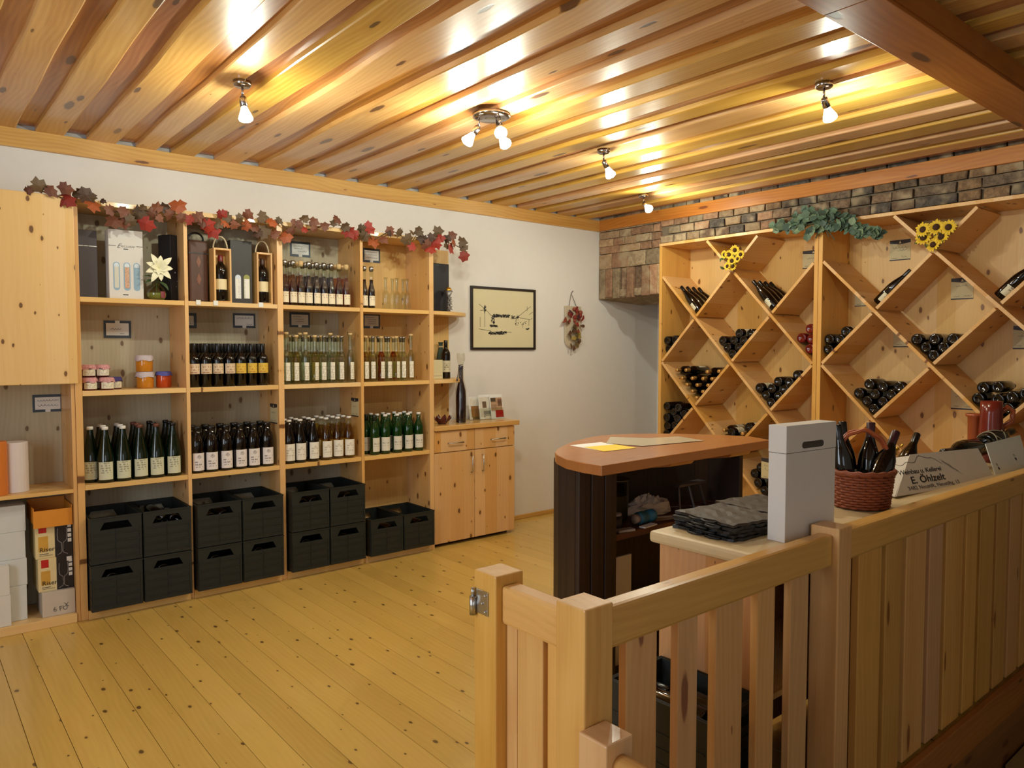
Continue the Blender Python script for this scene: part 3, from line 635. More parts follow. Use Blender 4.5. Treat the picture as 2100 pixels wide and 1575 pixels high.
def spirit(liq, lev, stop, lab=True, short=0.0):
    s = [(r, z-short if z > .18 else z) for r, z in sp]; P = [lat('spirit', [(0, .004), (.0255, .005), (.0257, .172), (.024, .186), (.0185, .202), (.0128, .214), (.0120, lev-short), (0, lev-short)], liq)]
    if lab: P.append(arc_label(.0280, .024, .142, R(32), L_narrow))
    P.append(lat('stopper', [(0, .300-short), (.0115, .300-short), (.0115, .326-short), (.0148, .327-short), (.0148, .341-short), (0, .341-short)], stop)); return kind(s, clear, P)
KIND['spirit_tall'] = spirit(liq_clear, .225, cork); KIND['spirit_pale'] = spirit(liq_pale, .215, cork, True, .018); KIND['spirit'] = spirit(liq_clear, .218, cap_steel, True, .02)
KIND['spirit_amber'] = spirit(liq_amber, .216, cork, True, .02)
lp = [(0, 0), (.023, 0), (.0262, .004), (.0262, .115), (.025, .130), (.019, .150), (.0145, .168), (.0138, .20), (.0138, .262), (.0155, .263), (.0155, .270), (0, .270)]
def liqueur(liq, stop):
    return kind(lp, clear, [lat('liqueur', [(0, .003), (.0245, .004), (.0247, .115), (.0235, .130), (.0177, .150), (.0130, .168), (.0122, .200), (0, .200)], liq), arc_label(.0267, .018, .088, R(62), L_liq),
        lat('stopper', [(.0125, .258), (.0155, .268), (.0165, .272), (.0165, .286), (.013, .292), (0, .292)], stop)])
KIND['liq_amber'] = liqueur(liq_amber, cap_steel); KIND['liq_dark'] = liqueur(liq_dark, cap_steel); KIND['liq_amber_cork'] = liqueur(liq_amber, cork)
KIND['carafe'] = kind([(0, .003), (.022, 0), (.0255, .004), (.0260, .060), (.0265, .105), (.024, .118), (.016, .126), (.0105, .136), (.0098, .18), (.0110, .212), (.0150, .228), (.0142, .228), (.0095, .208), (.0085, .18), (.0090, .138)], clear, [])
# wine bottles lying in the rack (axis = local z, base at 0)
bx = [(0, .012), (.020, .004), (.033, 0), (.0365, .006), (.0365, .185), (.034, .205), (.026, .222), (.0165, .236), (.0148, .25), (.0148, .26), (0, .26)]
KIND['wine'] = kind(bx, dk_black, [arc_label(.0370, .05, .14, R(70), L_wine), lat('capsule', [(.0148, .245), (.0153, .246), (.0153, .297), (.0135, .30), (0, .30)], cap_black)])
KIND['wine_gold'] = {'mesh': KIND['wine']['mesh'], 'parts': [KIND['wine']['parts'][0], lat('capsule', [(.0148, .245), (.0156, .246), (.0156, .297), (.0135, .301), (0, .301)], cap_gold)]}
KIND['wine_pink'] = {'mesh': KIND['wine']['mesh'], 'parts': [KIND['wine']['parts'][0], lat('capsule', [(.0148, .245), (.0156, .246), (.0156, .297), (.0135, .301), (0, .301)], mat('cap_pink', (206, 140, 120), .35, 0, Metallic=.3))]}
KIND['wine_ruby'] = kind(bx, dk_red, [lat('capsule', [(.0148, .245), (.0153, .246), (.0153, .297), (.0135, .30), (0, .30)], cap_black)])
KIND['burgundy'] = kind([(0, .012), (.022, .004), (.035, 0), (.039, .006), (.039, .13), (.0375, .15), (.032, .18), (.024, .21), (.0175, .235), (.0150, .25), (0, .25)], dk_black,
    [arc_label(.0396, .03, .095, R(70), L_wine), lat('capsule', [(.0152, .235), (.0158, .24), (.0150, .297), (.0135, .30), (0, .30)], cap_black)])

def bottle(k, name, label, loc, rot=None, group=None, mx=None):
    K = KIND[k]; o = bpy.data.objects.new(name, K['mesh']); COL.objects.link(o); ORG[o.name] = Vector(loc)
    if mx is not None: o.matrix_world = mx
    else:
        o.location = loc
        if rot is not None: o.rotation_euler = rot
    props(o, label, 'bottle', group)
    for nm, me, lb in K['parts']:
        c = bpy.data.objects.new(nm, me); COL.objects.link(c); c.parent = o
        if lb: c['label'] = lb
    return o
rz = random.Random(4)
def row(k, name, xs, y, z, desc, where, group, turn=10, dy=.004):
    n = len(xs)
    for i, x in enumerate(xs):
        yy = y
        if isinstance(x, tuple): x, yy = x
        kk = k[i] if isinstance(k, (list, tuple)) else k
        d = desc[i] if isinstance(desc, (list, tuple)) else desc
        bottle(kk, name, '%s %s from left, %s' % (ORD[i], d, where), (x, yy+rz.uniform(-dy, dy), z+.0003), (0, 0, R(rz.uniform(-turn, turn)-6)), group)
px = lambda u, v, y: on(u, v, 1, y).x
# C: lowest bottle shelf
zc = ZC[1]
front = [(.838, 4.745)] + [px(u, 960, 4.685) for u in (217, 253, 288, 322, 356)]
row(['secco_white', 'secco_white', 'secco_white', 'secco_red', 'secco_red', 'secco'], 'wine_bottle', front, 4.685, zc, 'green bottle', 'front row, low shelf above two left crates', 'green bottles in the left bay', 6)
for r, y in ((2, 4.785), (3, 4.885)):
    row(['secco_white', 'secco_white', 'secco_red', 'secco', 'secco'], 'wine_bottle', [x+.004*r for x in front[1:]], y, zc, 'green bottle', '%s row, low shelf of leftmost open bay' % ORD[r-1], 'green bottles in the left bay', 6)
front = [px(u, 945, 4.69) for u in (404, 433, 463, 492, 519, 547)]
row('juice', 'juice_bottle', front, 4.682, zc, 'black juice bottle', 'front row, low shelf of second bay', 'white-labelled black juice bottles', 7)
row('juice', 'juice_bottle', [x-.004 for x in front], 4.778, zc, 'black juice bottle', 'back row, low shelf of second bay', 'white-labelled black juice bottles', 7)
front = [px(u, 930, 4.69) for u in (592, 615, 641, 668, 692, 714)]
KM = ['must', 'must', 'must', 'must_gold', 'must_gold', 'must_gold']; DM = ['white-capped must bottle']*6
for r, y in enumerate((4.68, 4.768, 4.856)):
    row(KM, 'must_bottle', [x+.006*r for x in front], y, zc, DM, '%s row, low shelf of third bay' % ('front', 'middle', 'back')[r], 'dark and golden must bottles', 9)
front = [px(u, 910, 4.69) for u in (752, 767, 789, 813, 836, 857)]
for r, y in enumerate((4.682, 4.766, 4.85)):
    ks = ['heuriger_dark', 'heuriger_dark', 'heuriger', 'heuriger', 'heuriger', 'heuriger']
    fr = front[1:] if r == 0 else [x-.02 for x in front]
    row(ks[6-len(fr):], 'wine_bottle', [max(x, 2.547) for x in fr], y, zc, 'green wine bottle', '%s row, low shelf of fourth bay' % ('front', 'middle', 'back')[r], 'green wine bottles in the fourth bay', 16)
# B: middle shelf
zb = ZB[1]
for r, y in enumerate((4.676, 4.750, 4.824)):
    fr = [px(u, 780, 4.69) for u in (392, 409, 432, 455, 475, 493, 514, 536)]
    fr = [1.352+.037+.0705*i for i in range(7)]
    row(['fruitwine']*4+['fruitwine_yellow']*3, 'fruit_wine_bottle', [x+.002*r for x in fr], y, zb, 'dark fruit-wine bottle', '%s row, middle shelf of second bay' % ('front', 'middle', 'back')[r], 'dark fruit wine bottles', 8)
ks = ['spirit_tall', 'spirit_pale', 'spirit_tall', 'spirit_pale', 'spirit', 'spirit', 'spirit', 'spirit_tall']
fr = [1.934+.036+.0655*i for i in range(8)]
row(ks, 'spirit_bottle', fr, 4.672, zb, 'clear spirit bottle', 'front row, middle shelf of third bay', 'clear spirit bottles in the third bay', 22)
row(ks[::-1], 'spirit_bottle', [x+.012 for x in fr[:7]], 4.738, zb, 'clear spirit bottle', 'second row, middle shelf of third bay', 'clear spirit bottles in the third bay', 22)
row(ks, 'spirit_bottle', [x+.02 for x in fr[:7]], 4.806, zb, 'clear spirit bottle', 'third row, middle shelf of third bay', 'clear spirit bottles in the third bay', 22)
ks = ['spirit_pale', 'spirit', 'spirit_amber', 'spirit', 'spirit_pale', 'spirit', 'spirit_tall']
fr = [2.508+.036+.0625*i for i in range(7)]
row(ks, 'spirit_bottle', fr, 4.672, zb, 'spirit bottle', 'front row, middle shelf of fourth bay', 'spirit bottles in the fourth bay', 22)
row(['spirit_amber', 'spirit_pale', 'spirit', 'spirit', 'spirit_amber', 'spirit'], 'spirit_bottle', [x+.015 for x in fr[:6]], 4.74, zb, 'spirit bottle', 'second row, middle shelf of fourth bay', 'spirit bottles in the fourth bay', 22)
# A: top shelf
za = ZA[1]
ks = ['liq_amber', 'liq_amber', 'liq_amber_cork', 'liq_dark', 'liq_dark', 'liq_dark', 'liq_dark', 'liq_amber', 'liq_amber_cork', 'liq_amber_cork']
fr = [1.934+.031+.0545*i for i in range(9)]
for r, y in enumerate((4.672, 4.735, 4.798)):
    row(ks[:3]+ks[3:7]+ks[8:], 'liqueur_bottle', [x+.006*r for x in fr], y, za, 'liqueur bottle', '%s row, top shelf of third bay' % ('front', 'middle', 'back')[r], 'amber and dark liqueur bottles', 12)
row(['liq_dark', 'liq_dark'], 'liqueur_bottle', [2.539, 2.596], 4.672, za, 'dark liqueur bottle', 'on the top shelf of the fourth bay', 'dark liqueurs beside the carafes', 8)
for i, (u, dy) in enumerate(((791, 0), (805, .05), (814, 0), (827, .04), (835, 0))):
    bottle('carafe', 'glass_carafe', '%s empty glass carafe from left on the top shelf' % ORD[i], (px(u, 630, 4.70+dy), 4.70+dy, za+.0003), None, 'empty glass carafes')

# wine in the diamond rack, base outwards (towards the room): pixel of each base centre
rbm = Matrix(((0, 0, 1), (1, 0, 0), (0, 1, 0))).to_4x4()          # local z -> world x
def cell_node(rk, i, j):
    ya, yb = (4.205, 2.800) if rk == 1 else (2.737, 1.235)
    return ya-(ya-yb)/4*i, ZN-(j-1)*PZ, (ya-yb)/4
def rackbottles(pxs, rk, ij, where, k='wine', neck=False, x0=5.235, what='black bottle base', also=(), r=.0378):
    """bottles lying in one diamond cell; pxs are measured in the photograph and settled onto the cell's boards"""
    yn, zn, py = cell_node(rk, *ij); L = math.hypot(py, PZ); t = r+.0125
    items = [[p, k, neck, what] for p in pxs] + [[p, kk, nk, wh] for (ps, kk, nk, wh) in also for p in ps]
    P = [Vector((on(p[0], p[1], 0, x0).y, on(p[0], p[1], 0, x0).z)) for p, *_ in items]
    nl = Vector((-PZ, py))/L; nr = Vector((PZ, py))/L; N = Vector((yn, zn))
    for _ in range(160):
        for a in range(len(P)):
            P[a].y -= .0006
            for b in range(a):
                dv = P[a]-P[b]; dd = dv.length
                if dd < 2*r and dd > 1e-6: s = dv*((2*r-dd)/dd*.5); P[a] += s; P[b] -= s
        for a in range(len(P)):
            for nn, ok in ((nl, ij[0] > 0), (nr, ij[0] < 4)):
                if ok:
                    e = (P[a]-N).dot(nn)-t
                    if e < 0: P[a] -= nn*e
            if ij[0] == 0: P[a].x = min(P[a].x, yn-r-.002)
            if ij[0] == 4: P[a].x = max(P[a].x, yn+r+.002)
    for i, (p, kk, nk, wh) in enumerate(items):
        mx = rbm.copy(); c = Vector((x0+.010*((i*7) % 3), P[i].x, P[i].y))
        if nk: mx = mx @ Matrix.Rotation(PI, 4, 'X'); c.x += .301
        mx = mx @ Matrix.Rotation(R((i*67) % 360), 4, 'Z'); mx.translation = c
        bottle(kk, 'wine_bottle', '%s %s, %s' % (ORD[i], wh, where), c, None, 'bottles in the rack, '+where, mx)
GN = 'gold-capped bottle neck'
rackbottles([(1367, 690), (1384, 687), (1366, 712)], 1, (0, 2), 'left edge cell of rack, upper')
rackbottles([(1497.5, 728), (1480, 705), (1495, 705), (1514, 705), (1520, 681), (1540, 680), (1488, 716), (1508, 716)], 1, (2, 2), 'rack cell right of the gold-capped pile')
rackbottles([(1664, 712), (1650, 691), (1667, 692), (1666, 674)], 1, (4, 2), 'rack cell left of centre post', 'wine_ruby', what='ruby bottle base')
rackbottles([(1699, 708), (1701, 686), (1721, 686), (1738, 672)], 2, (0, 2), 'rack cell right of centre post')
rackbottles([(1427, 806), (1416, 790), (1439, 790), (1405, 773), (1428, 773), (1451, 773), (1395, 757), (1417, 757), (1440, 757), (1463, 757), (1382, 741), (1402, 740), (1451, 741), (1475, 741)], 1, (1, 3), 'pile in left rack section', 'wine_gold', True, what=GN)
rackbottles([(1583, 838), (1573, 822), (1592, 822), (1563, 804), (1582, 804), (1602, 802), (1616, 796), (1604, 780), (1628, 781)], 1, (3, 3), 'rack cell above the white carton')
rackbottles([(1363, 915), (1363, 897), (1380, 890), (1362, 878), (1379, 861), (1362, 861), (1363, 843), (1380, 843), (1397, 846)], 1, (0, 4), 'left edge cell of rack, lower')
rackbottles([(1503, 915), (1492, 900), (1516, 900), (1507, 880), (1534, 880)], 1, (2, 4), 'rack cell just above the bar top', also=(([(1487, 884), (1520, 890)], 'wine_gold', True, GN),))
rackbottles([(1909.5, 730), (1896, 714), (1925, 714), (1882, 700), (1911, 700), (1940, 700)], 2, (2, 2), 'right rack section, cell of four', x0=5.24)
rackbottles([(1789, 838), (1777, 822), (1800, 822), (1762, 811), (1786, 808), (1812, 810), (1788, 790), (1814, 790.5), (1841, 792)], 2, (1, 3), 'right rack section, above the basket')
rackbottles([(2042, 850), (2024, 836), (2060, 836), (2010, 815), (2043, 815), (2078, 815), (2010, 800), (2043, 800), (2092, 803)], 2, (3, 3), 'right rack section, above the red jug')
rackbottles([(1583, 1010), (1572, 995), (1594, 995), (1560, 975), (1583, 975), (1604, 975), (1551, 955), (1574, 955), (1597, 955), (1560, 936), (1590, 933)], 1, (3, 5), 'rack cell under right end of the bar top')
# display bottles leaning across a cell, necks up: (foot pixel on the lower panel, pixel of the neck, number in depth)
def leaning(rk, ij, side, n, x0, where, k='burgundy', what='leaning display bottle', step=.083, r=.0397):
    yn, zn, py = cell_node(rk, *ij); L = math.hypot(py, PZ)
    d = Vector((0, side*py, PZ))/L; nn = Vector((0, -side*PZ, py))/L
    for i in range(n):
        a = Vector((x0+step*i, yn, zn)) + nn*(r+.0125) + d*.030
        x = Vector((-1, 0, 0)); y = d.cross(x); mx = Matrix((x, y, d)).transposed().to_4x4(); mx = mx @ Matrix.Rotation(R(90-side*60), 4, 'Z'); mx.translation = a
        bottle(k, 'wine_bottle', ('%s %s from front, %s' % (ORD[i], what, where)) if n > 1 else '%s, %s' % (what, where), a, None, 'display bottles, '+where if n > 1 else None, mx)
leaning(1, (1, 1), 1, 4, 5.262, 'cell below the left sunflowers')
leaning(1, (3, 1), 1, 4, 5.262, 'cell left of the centre post')
leaning(2, (1, 1), -1, 1, 5.30, 'cell below the right sunflowers', what='single black wine bottle leaning with cream label')
leaning(2, (3, 1), -1, 1, 5.27, 'cell at right edge', what='single black wine bottle leaning with cream label')
# ================================================================== things on the shelves
def proj(p):
    p = Vector(p)-Vector((0, 0, CAM_Z)); z = p.dot(_F); return 1050+CAM_F*p.dot(_rt)/z, 787.5-CAM_F*p.dot(_U)/z
def solid(name, label, cat, x0, x1, y0, y1, z0, z1, mt, bev=.0015, group=None):
    loc = (.5*(x0+x1), .5*(y0+y1), z0)
    return props(M().box(x0, x1, y0, y1, z0, z1).build(name, mt, loc=loc, bevel=bev), label, cat, group)
def sub(parent, name, mt, *b, bev=0): return M().box(*b).build(name, mt, parent, bevel=bev)
ink = mat('ink_black', (26, 24, 24), .6); ink_grey = mat('ink_grey', (92, 88, 86), .6); paper = mat('paper_white', (226, 226, 222), .7); ink_blue = mat('ink_pen', (52, 56, 84), .6)
carton_w = mat('carton_white', (216, 212, 206), .75, .03)

# ---- bottle crates
crate_m = mat('crate_plastic', (26, 32, 30), .55, .1)
CW, CD, CH = .260, .372, .262
def crate_proto():
    t = thing('bottle_crate', 'x', 'crate', (0, 0, 0)); w = .010; m = M(); hx, hy = CW/2, CD/2
    for sy in (-1, 1):                      # front and back walls with a long grip hole
        y0, y1 = sorted((sy*hy, sy*(hy-w)))
        m.box(-hx, hx, y0, y1, .004, CH-.072); m.box(-hx, -.082, y0, y1, CH-.072, CH-.030); m.box(.082, hx, y0, y1, CH-.072, CH-.030); m.box(-hx, hx, y0, y1, CH-.030, CH)
        for s in (-1, 1): m.prism([(s*.082, y0, CH-.072), (s*.082, y0, CH-.03), (s*.060, y0, CH-.03)], (0, w, 0)) if s > 0 else m.prism([(-.082, y0, CH-.072), (-.060, y0, CH-.03), (-.082, y0, CH-.03)], (0, w, 0))
    for sx in (-1, 1):
        x0, x1 = sorted((sx*hx, sx*(hx-w))); m.box(x0, x1, -hy+w, hy-w, .004, CH)
    m.box(-hx+w, hx-w, -hy+w, hy-w, .004, .014); m.build('body', crate_m, t)
    r = M()
    for z in (.030, .075, .120, .165):
        r.box(-hx+.012, hx-.012, -hy-.0035, -hy+.001, z, z+.006); r.box(-hx-.002, -hx+.001, -hy+.012, hy-.012, z, z+.006); r.box(hx-.001, hx+.002, -hy+.012, hy-.012, z, z+.006)
    for x in (-hx+.004, hx-.012, -.004): r.box(x, x+.008, -hy-.0035, -hy+.001, .02, CH-.076)
    r.build('ribs', crate_m, t)
    q = M()
    for a in ((-hx-.002, hx+.002, -hy-.003, -hy+.012), (-hx-.002, hx+.002, hy-.012, hy+.003), (-hx-.002, -hx+.012, -hy+.012, hy-.012), (hx-.012, hx+.002, -hy+.012, hy-.012)): q.box(*a, CH-.008, CH)
    q.build('rim', crate_m, t); f = M()
    for sx in (-1, 1): f.box(*sorted((sx*(hx-.05), sx*(hx-.015))), -hy+.02, hy-.02, 0, .004)
    f.build('feet', crate_m, t); return t
C0 = crate_proto(); C0_used = []
def crate(x, y, z, label, rz=0.0, group='black plastic bottle crates'):
    o = C0 if not C0_used else copy_tree(C0); C0_used.append(1); o.location = (x, y, z); o.rotation_euler = (0, 0, rz); ORG[o.name] = Vector((x, y, z)); return props(o, label, 'crate', group)
YC = 4.752
where = ['first open bay from left', 'second bay', 'third bay']
for b in range(3):
    xm = .5*(bays[b][0]+bays[b][1])
    for lv in range(2):
        for s, nm in ((-1, 'left'), (1, 'right')):
            crate(xm+s*.1345, YC, .0485+lv*(CH+.0005), 'black bottle crate, %s %s of four, %s' % (('lower', 'upper')[lv], nm, where[b]))
xm = .5*(bays[3][0]+bays[3][1])
for s, nm in ((-1, 'left'), (1, 'right')): crate(xm+s*.1345, YC, .0485, 'black bottle crate, %s of two single-height crates in fourth bay' % nm)
lc0 = crate(1.805, 1.365, .0005, 'black bottle crate behind the railing slats, lower of two'); lc0.scale = (1, 1, .83); ZS = .0005+CH*.83+.0005; crate(1.805, 1.365, ZS, 'black bottle crate behind the railing slats, upper, holding bottles')
def lying(k, x, y, z, ang, label, tilt=0.0, name='wine_bottle', roll=0.0):
    d = Vector((math.cos(ang)*math.cos(tilt), math.sin(ang)*math.cos(tilt), math.sin(tilt))); up = Vector((0, 0, 1)); x_ = d.cross(up).normalized(); y_ = d.cross(x_)
    mx = Matrix((x_, y_, d)).transposed().to_4x4() @ Matrix.Rotation(roll, 4, 'Z'); mx.translation = (x, y, z); return bottle(k, name, label, (x, y, z), None, None, mx)
zt = .0485+CH+.0005+.014
def in_crate(b, s, k, label, lv=1, h=.165, ang=PI/2, dx=0.0, dy=-.15, roll=PI):
    xm = .5*(bays[b][0]+bays[b][1])+s*.1345+dx; lying(k, xm, YC+dy, .0485+lv*(CH+.0005)+.014+h, ang, label, 0, 'wine_bottle', roll)
in_crate(0, 1, 'wine', 'wine bottle lying in the upper right crate of the first open bay, right', dx=.055, h=.18); in_crate(0, 1, 'wine', 'wine bottle lying in the upper right crate of the first open bay, left', dx=-.03, h=.205, dy=-.13)
in_crate(0, 1, 'wine', 'lower wine bottle in the upper right crate of the first open bay', dx=.01, h=.118); in_crate(1, -1, 'wine', 'wine bottle lying in the upper left crate of the second bay, right', dx=.04, h=.155); in_crate(1, -1, 'wine', 'wine bottle lying in the upper left crate of the second bay, left', dx=-.045, h=.15)
in_crate(2, -1, 'wine', 'wine bottle lying in the upper left crate of the third bay, left', dx=-.04, h=.16); in_crate(2, -1, 'wine', 'wine bottle lying in the upper left crate of the third bay, right', dx=.042, h=.16); in_crate(2, 1, 'wine', 'wine bottle lying in the upper right crate of the third bay', dx=.02, h=.16)
in_crate(3, 1, 'wine', 'wine bottle lying in the right crate of the fourth bay, front', 0, dx=.03, h=.15); in_crate(3, -1, 'wine', 'wine bottle lying in the left crate of the fourth bay', 0, dx=.05, h=.15)
for b in range(3):
    for s, nm in ((-1, 'left'), (1, 'right')): in_crate(b, s, 'wine', 'wine bottle seen through the grip hole, lower %s crate, %s' % (nm, where[b]), 0, dx=-.02, h=.150)
lying('wine', 1.755, 1.24, ZS+.215, PI/2, 'wine bottle with cream label in the crate behind the slats, left', roll=PI); lying('wine', 1.855, 1.21, ZS+.20, PI/2, 'wine bottle with cream label in the crate behind the slats, right', roll=PI)

# ---- top shelf, first bay
za = ZA[1]+.0004
dkbox = mat('box_anthracite', (64, 56, 60), .6, .08); blk = mat('box_black', (26, 24, 30), .5, .1)
x0, x1 = px(162, 560, 4.72), px(200, 560, 4.72); zt_ = on(180, 472, 1, 4.72).z
g = solid('gift_box', 'dark grey gift carton with a fine white line, beside the cupboard door', 'box', .792, x1, 4.72, 4.80, za, zt_, dkbox)
sub(g, 'printed_line', paper, .7925, x1, 4.7192, 4.7201, on(180, 505, 1, 4.72).z, on(180, 503.6, 1, 4.72).z)
gm = M(); scribble(gm, frame_mx((px(170, 505, 4.72), 4.7195, on(172, 507, 1, 4.72).z), (1, 0, 0), (0, 0, 1)), .035, .022, 3, .002); gm.build('emblem', ink_grey, g)
yy = 4.70; x0, x1 = px(223, 540, yy), px(293.5, 540, yy); zt_ = on(258, 472, 1, yy).z
g = solid('gift_carton', 'tall white three-bottle gift carton with arched windows', 'box', x0, x1, yy, yy+.085, za, zt_, carton_w, .002)
sc_ = (x1-x0)/70.5
win_m = glass('carton_window', (.8, .88, .95), .25, .4)
blue = mat('bottle_silver_blue', (150, 178, 200), .15)
for k, (a, b, lc) in enumerate(((231.5, 245, (206, 204, 190)), (252.5, 266.5, (216, 170, 140)), (273, 286.5, (140, 170, 190)))):
    xa, xb = x0+(a-223)*sc_, x0+(b-223)*sc_; r = (xb-xa)/2; xc = (xa+xb)/2; zb_ = on(258, 596, 1, yy).z; zz = on(258, 538, 1, yy).z-r
    ring = [(xc+r*math.cos(PI*i/8), yy-.0008, zz+r*math.sin(PI*i/8)) for i in range(9)] + [(xc-r*math.cos(PI*i/8), yy-.0008, zb_+r-r*math.sin(PI*i/8)) for i in range(9)]
    M().prism(ring, (0, .0007, 0)).build('window_opening', blue, g)
    ring = [(xc+r*.72*math.cos(PI*i/8), yy-.0016, zz+r*.72*math.sin(PI*i/8)) for i in range(9)] + [(xc-r*.72, yy-.0016, zz-.01), (xc+r*.72, yy-.0016, zz-.01)]
    M().prism(ring, (0, .0007, 0)).build('bottle_neck', mat('neck_shine', (214, 226, 236), .12), g)
    lb = printed('label_window_%d' % k, lc, tuple(int(c*.55) for c in lc), -1, 1, 240, None, 300); M().box(xa+.006, xb-.006, yy-.002, yy-.0010, zb_+.014, zz-.010).build('bottle_label', lb, g)
F = lambda u, v, y: frame_mx((px(u, v, y), y-.0006, on(u, v, 1, y).z), (1, 0, 0), (0, 0, 1))
text_part('lettering', 'XCLUSIV', .0165, ink_grey, g, F(248, 507, yy), space=1.15)
text_part('lettering', 'E', .036, ink_grey, g, F(239, 508, yy), shear=.5)
sub(g, 'printed_line', ink_grey, x0, x0+.038, yy-.0008, yy-.0001, on(228, 503.5, 1, yy).z, on(228, 502.3, 1, yy).z); sub(g, 'printed_line', ink_grey, x1-.034, x1, yy-.0008, yy-.0001, on(286, 507, 1, yy).z, on(286, 505.8, 1, yy).z)
for v, hw in ((511, .012), (604.5, .014)): c = on(258, v, 1, yy); sub(g, 'slot', ink, c.x-hw, c.x+hw, yy-.0012, yy-.0001, c.z-.0025, c.z+.0025)
# flower in a small round glass vase
yy = 4.70; p = on(321, 612, 1, yy); v = thing('flower_vase', 'small round glass vase with one large cream-white artificial blossom', 'vase', (p.x, yy, za))
Lz = lambda pr, n=18: M().lathe(pr, n, Matrix.Translation((p.x, yy, za)))
Lz([(.0, .0), (.040, .001), (.054, .022), (.055, .045), (.044, .070), (.026, .086), (.022, .092), (.025, .1), (.022, .1), (.02, .09)]).build('glass', liq_pale if False else glass('vase_glass', (.82, .86, .62), .12, .6), v, True)
Lz([(0, .004), (.038, .005), (.051, .022), (.052, .042), (0, .045)]).build('filling', mat('moss', (132, 132, 74), .9, .35), v, True)
M().lathe([(.0556, .014), (.0556, .05)], 8, Matrix.Translation((p.x, yy, za)), -PI/2+.2, -PI/2+.75).build('label_tag', mat('tag_wine', (120, 40, 52), .5), v)
petal_m = mat('petal_cream', (236, 232, 200), .6, .06); leaf_m = mat('leaf_green', (62, 84, 50), .6, .2)
M().tube([(p.x, yy, za+.03), (p.x+.004, yy, za+.12), (p.x-.004, yy-.02, za+.20)], .0035, 6).build('stem', leaf_m, v)
def petal(m, c, d, nrm, L, w, fold=.25):
    d = Vector(d).normalized(); nrm = Vector(nrm); s = d.cross(nrm).normalized(); nrm = s.cross(d); c = Vector(c); P = []
    for t, ww, h in ((0, .12, 0), (.3, .8, .10), (.6, 1, .12), (.85, .55, .04), (1, .02, -.05)):
        q = c+d*(L*t)+nrm*(L*h); P += [q-s*(w*ww/2)+nrm*(w*fold*ww/2), q, q+s*(w*ww/2)+nrm*(w*fold*ww/2)]
    m.add(P, [(i*3+k, i*3+k+1, i*3+k+4, i*3+k+3) for i in range(4) for k in range(2)])
fl = Vector((p.x+.004, yy-.035, za+.185)); rf = random.Random(8)
for i in range(18):
    a = 2*PI*i/9+(.3 if i > 8 else 0); tilt = .15 if i < 9 else .75; d = Vector((math.cos(a), -tilt-.1, math.sin(a)*1.1)); m = M()
    petal(m, fl, d, (0, -1, .1), (.085 if i < 9 else .055)*rf.uniform(.85, 1.15), .034); m.build('petal', petal_m, v, True)
for d in ((-1, -.3, .35), (.6, -.5, -.6), (-.9, -.4, -.2)): m = M(); petal(m, (p.x, yy-.02, za+.11), d, (0, -.5, 1), .085, .028); m.build('leaf', leaf_m, v, True)
# black box set cornerwise, with small stars
c = on(348, 600, 1, 4.80); mx = Matrix.Translation((c.x+.012, 4.80, za)) @ Matrix.Rotation(R(28), 4, 'Z'); hz = on(348, 482, 1, 4.76).z-za
g = props(M().box(-.05, .05, -.048, .048, 0, hz, mx).build('gift_box', blk, loc=(c.x, 4.80, za), bevel=.002), 'tall black gift box set cornerwise with tiny silver stars', 'box')
star_m = mat('silver_dot', (206, 206, 216), .25, 0, Metallic=.5)
for u, vv, r in ((357, 547, .0055), (350, 559, .006), (357, 567, .003), (354, 577, .003), (352, 588, .003), (359, 596, .0035)):
    m = M(); fx = ((u-342)/26.0-.5)*.09; zz = on(u, vv, 1, 4.76).z-za
    ring = [(fx+(r if i % 2 == 0 else r*.45)*math.sin(PI*i/5), -.0488, zz+(r if i % 2 == 0 else r*.45)*math.cos(PI*i/5)) for i in range(10)]; m.prism([mx @ Vector(q) for q in ring], mx.to_3x3() @ Vector((0, .0008, 0))); m.build('star', star_m, g)
# ---- top shelf, second bay
yy = 4.74; x0, x1 = px(388, 560, yy), px(427, 560, yy); zt_ = on(405, 493, 1, yy).z; brn = mat('case_leather', (84, 52, 38), .5, .35)
c = thing('wine_case', 'old brown leather-look wine case with a black carrying handle', 'case', (.5*(x0+x1), yy+.05, za))
M().box(x0, x1, yy, yy+.10, za, zt_).build('body', brn, c, bevel=.012); sub(c, 'lid_band', mat('case_dark', (40, 26, 22), .45, .2), x0-.001, x1+.001, yy-.002, yy+.101, zt_-.082, zt_-.074)
xm = .5*(x0+x1); M().tube([(xm-.035, yy+.05, zt_-.004)]+[(xm-.045*math.cos(PI*i/8), yy+.05, zt_+.012+.04*math.sin(PI*i/8)) for i in range(9)]+[(xm+.035, yy+.05, zt_-.004)], .006, 8).build('handle', blk, c, True)
for zz in (zt_-.13, zt_-.235): M().prism([(xm, yy-.0015, zz-.038), (xm+.014, yy-.0015, zz), (xm, yy-.0015, zz+.038), (xm-.014, yy-.0015, zz)], (0, .004, 0)).build('diamond_ornament', mat('case_copper', (128, 76, 46), .4), c)
W_BOX = wood('wine_box', (222, 178, 112), (196, 146, 84), 'Z', 'Y', kl=3, ka=8, kr=.05, tint=.1)
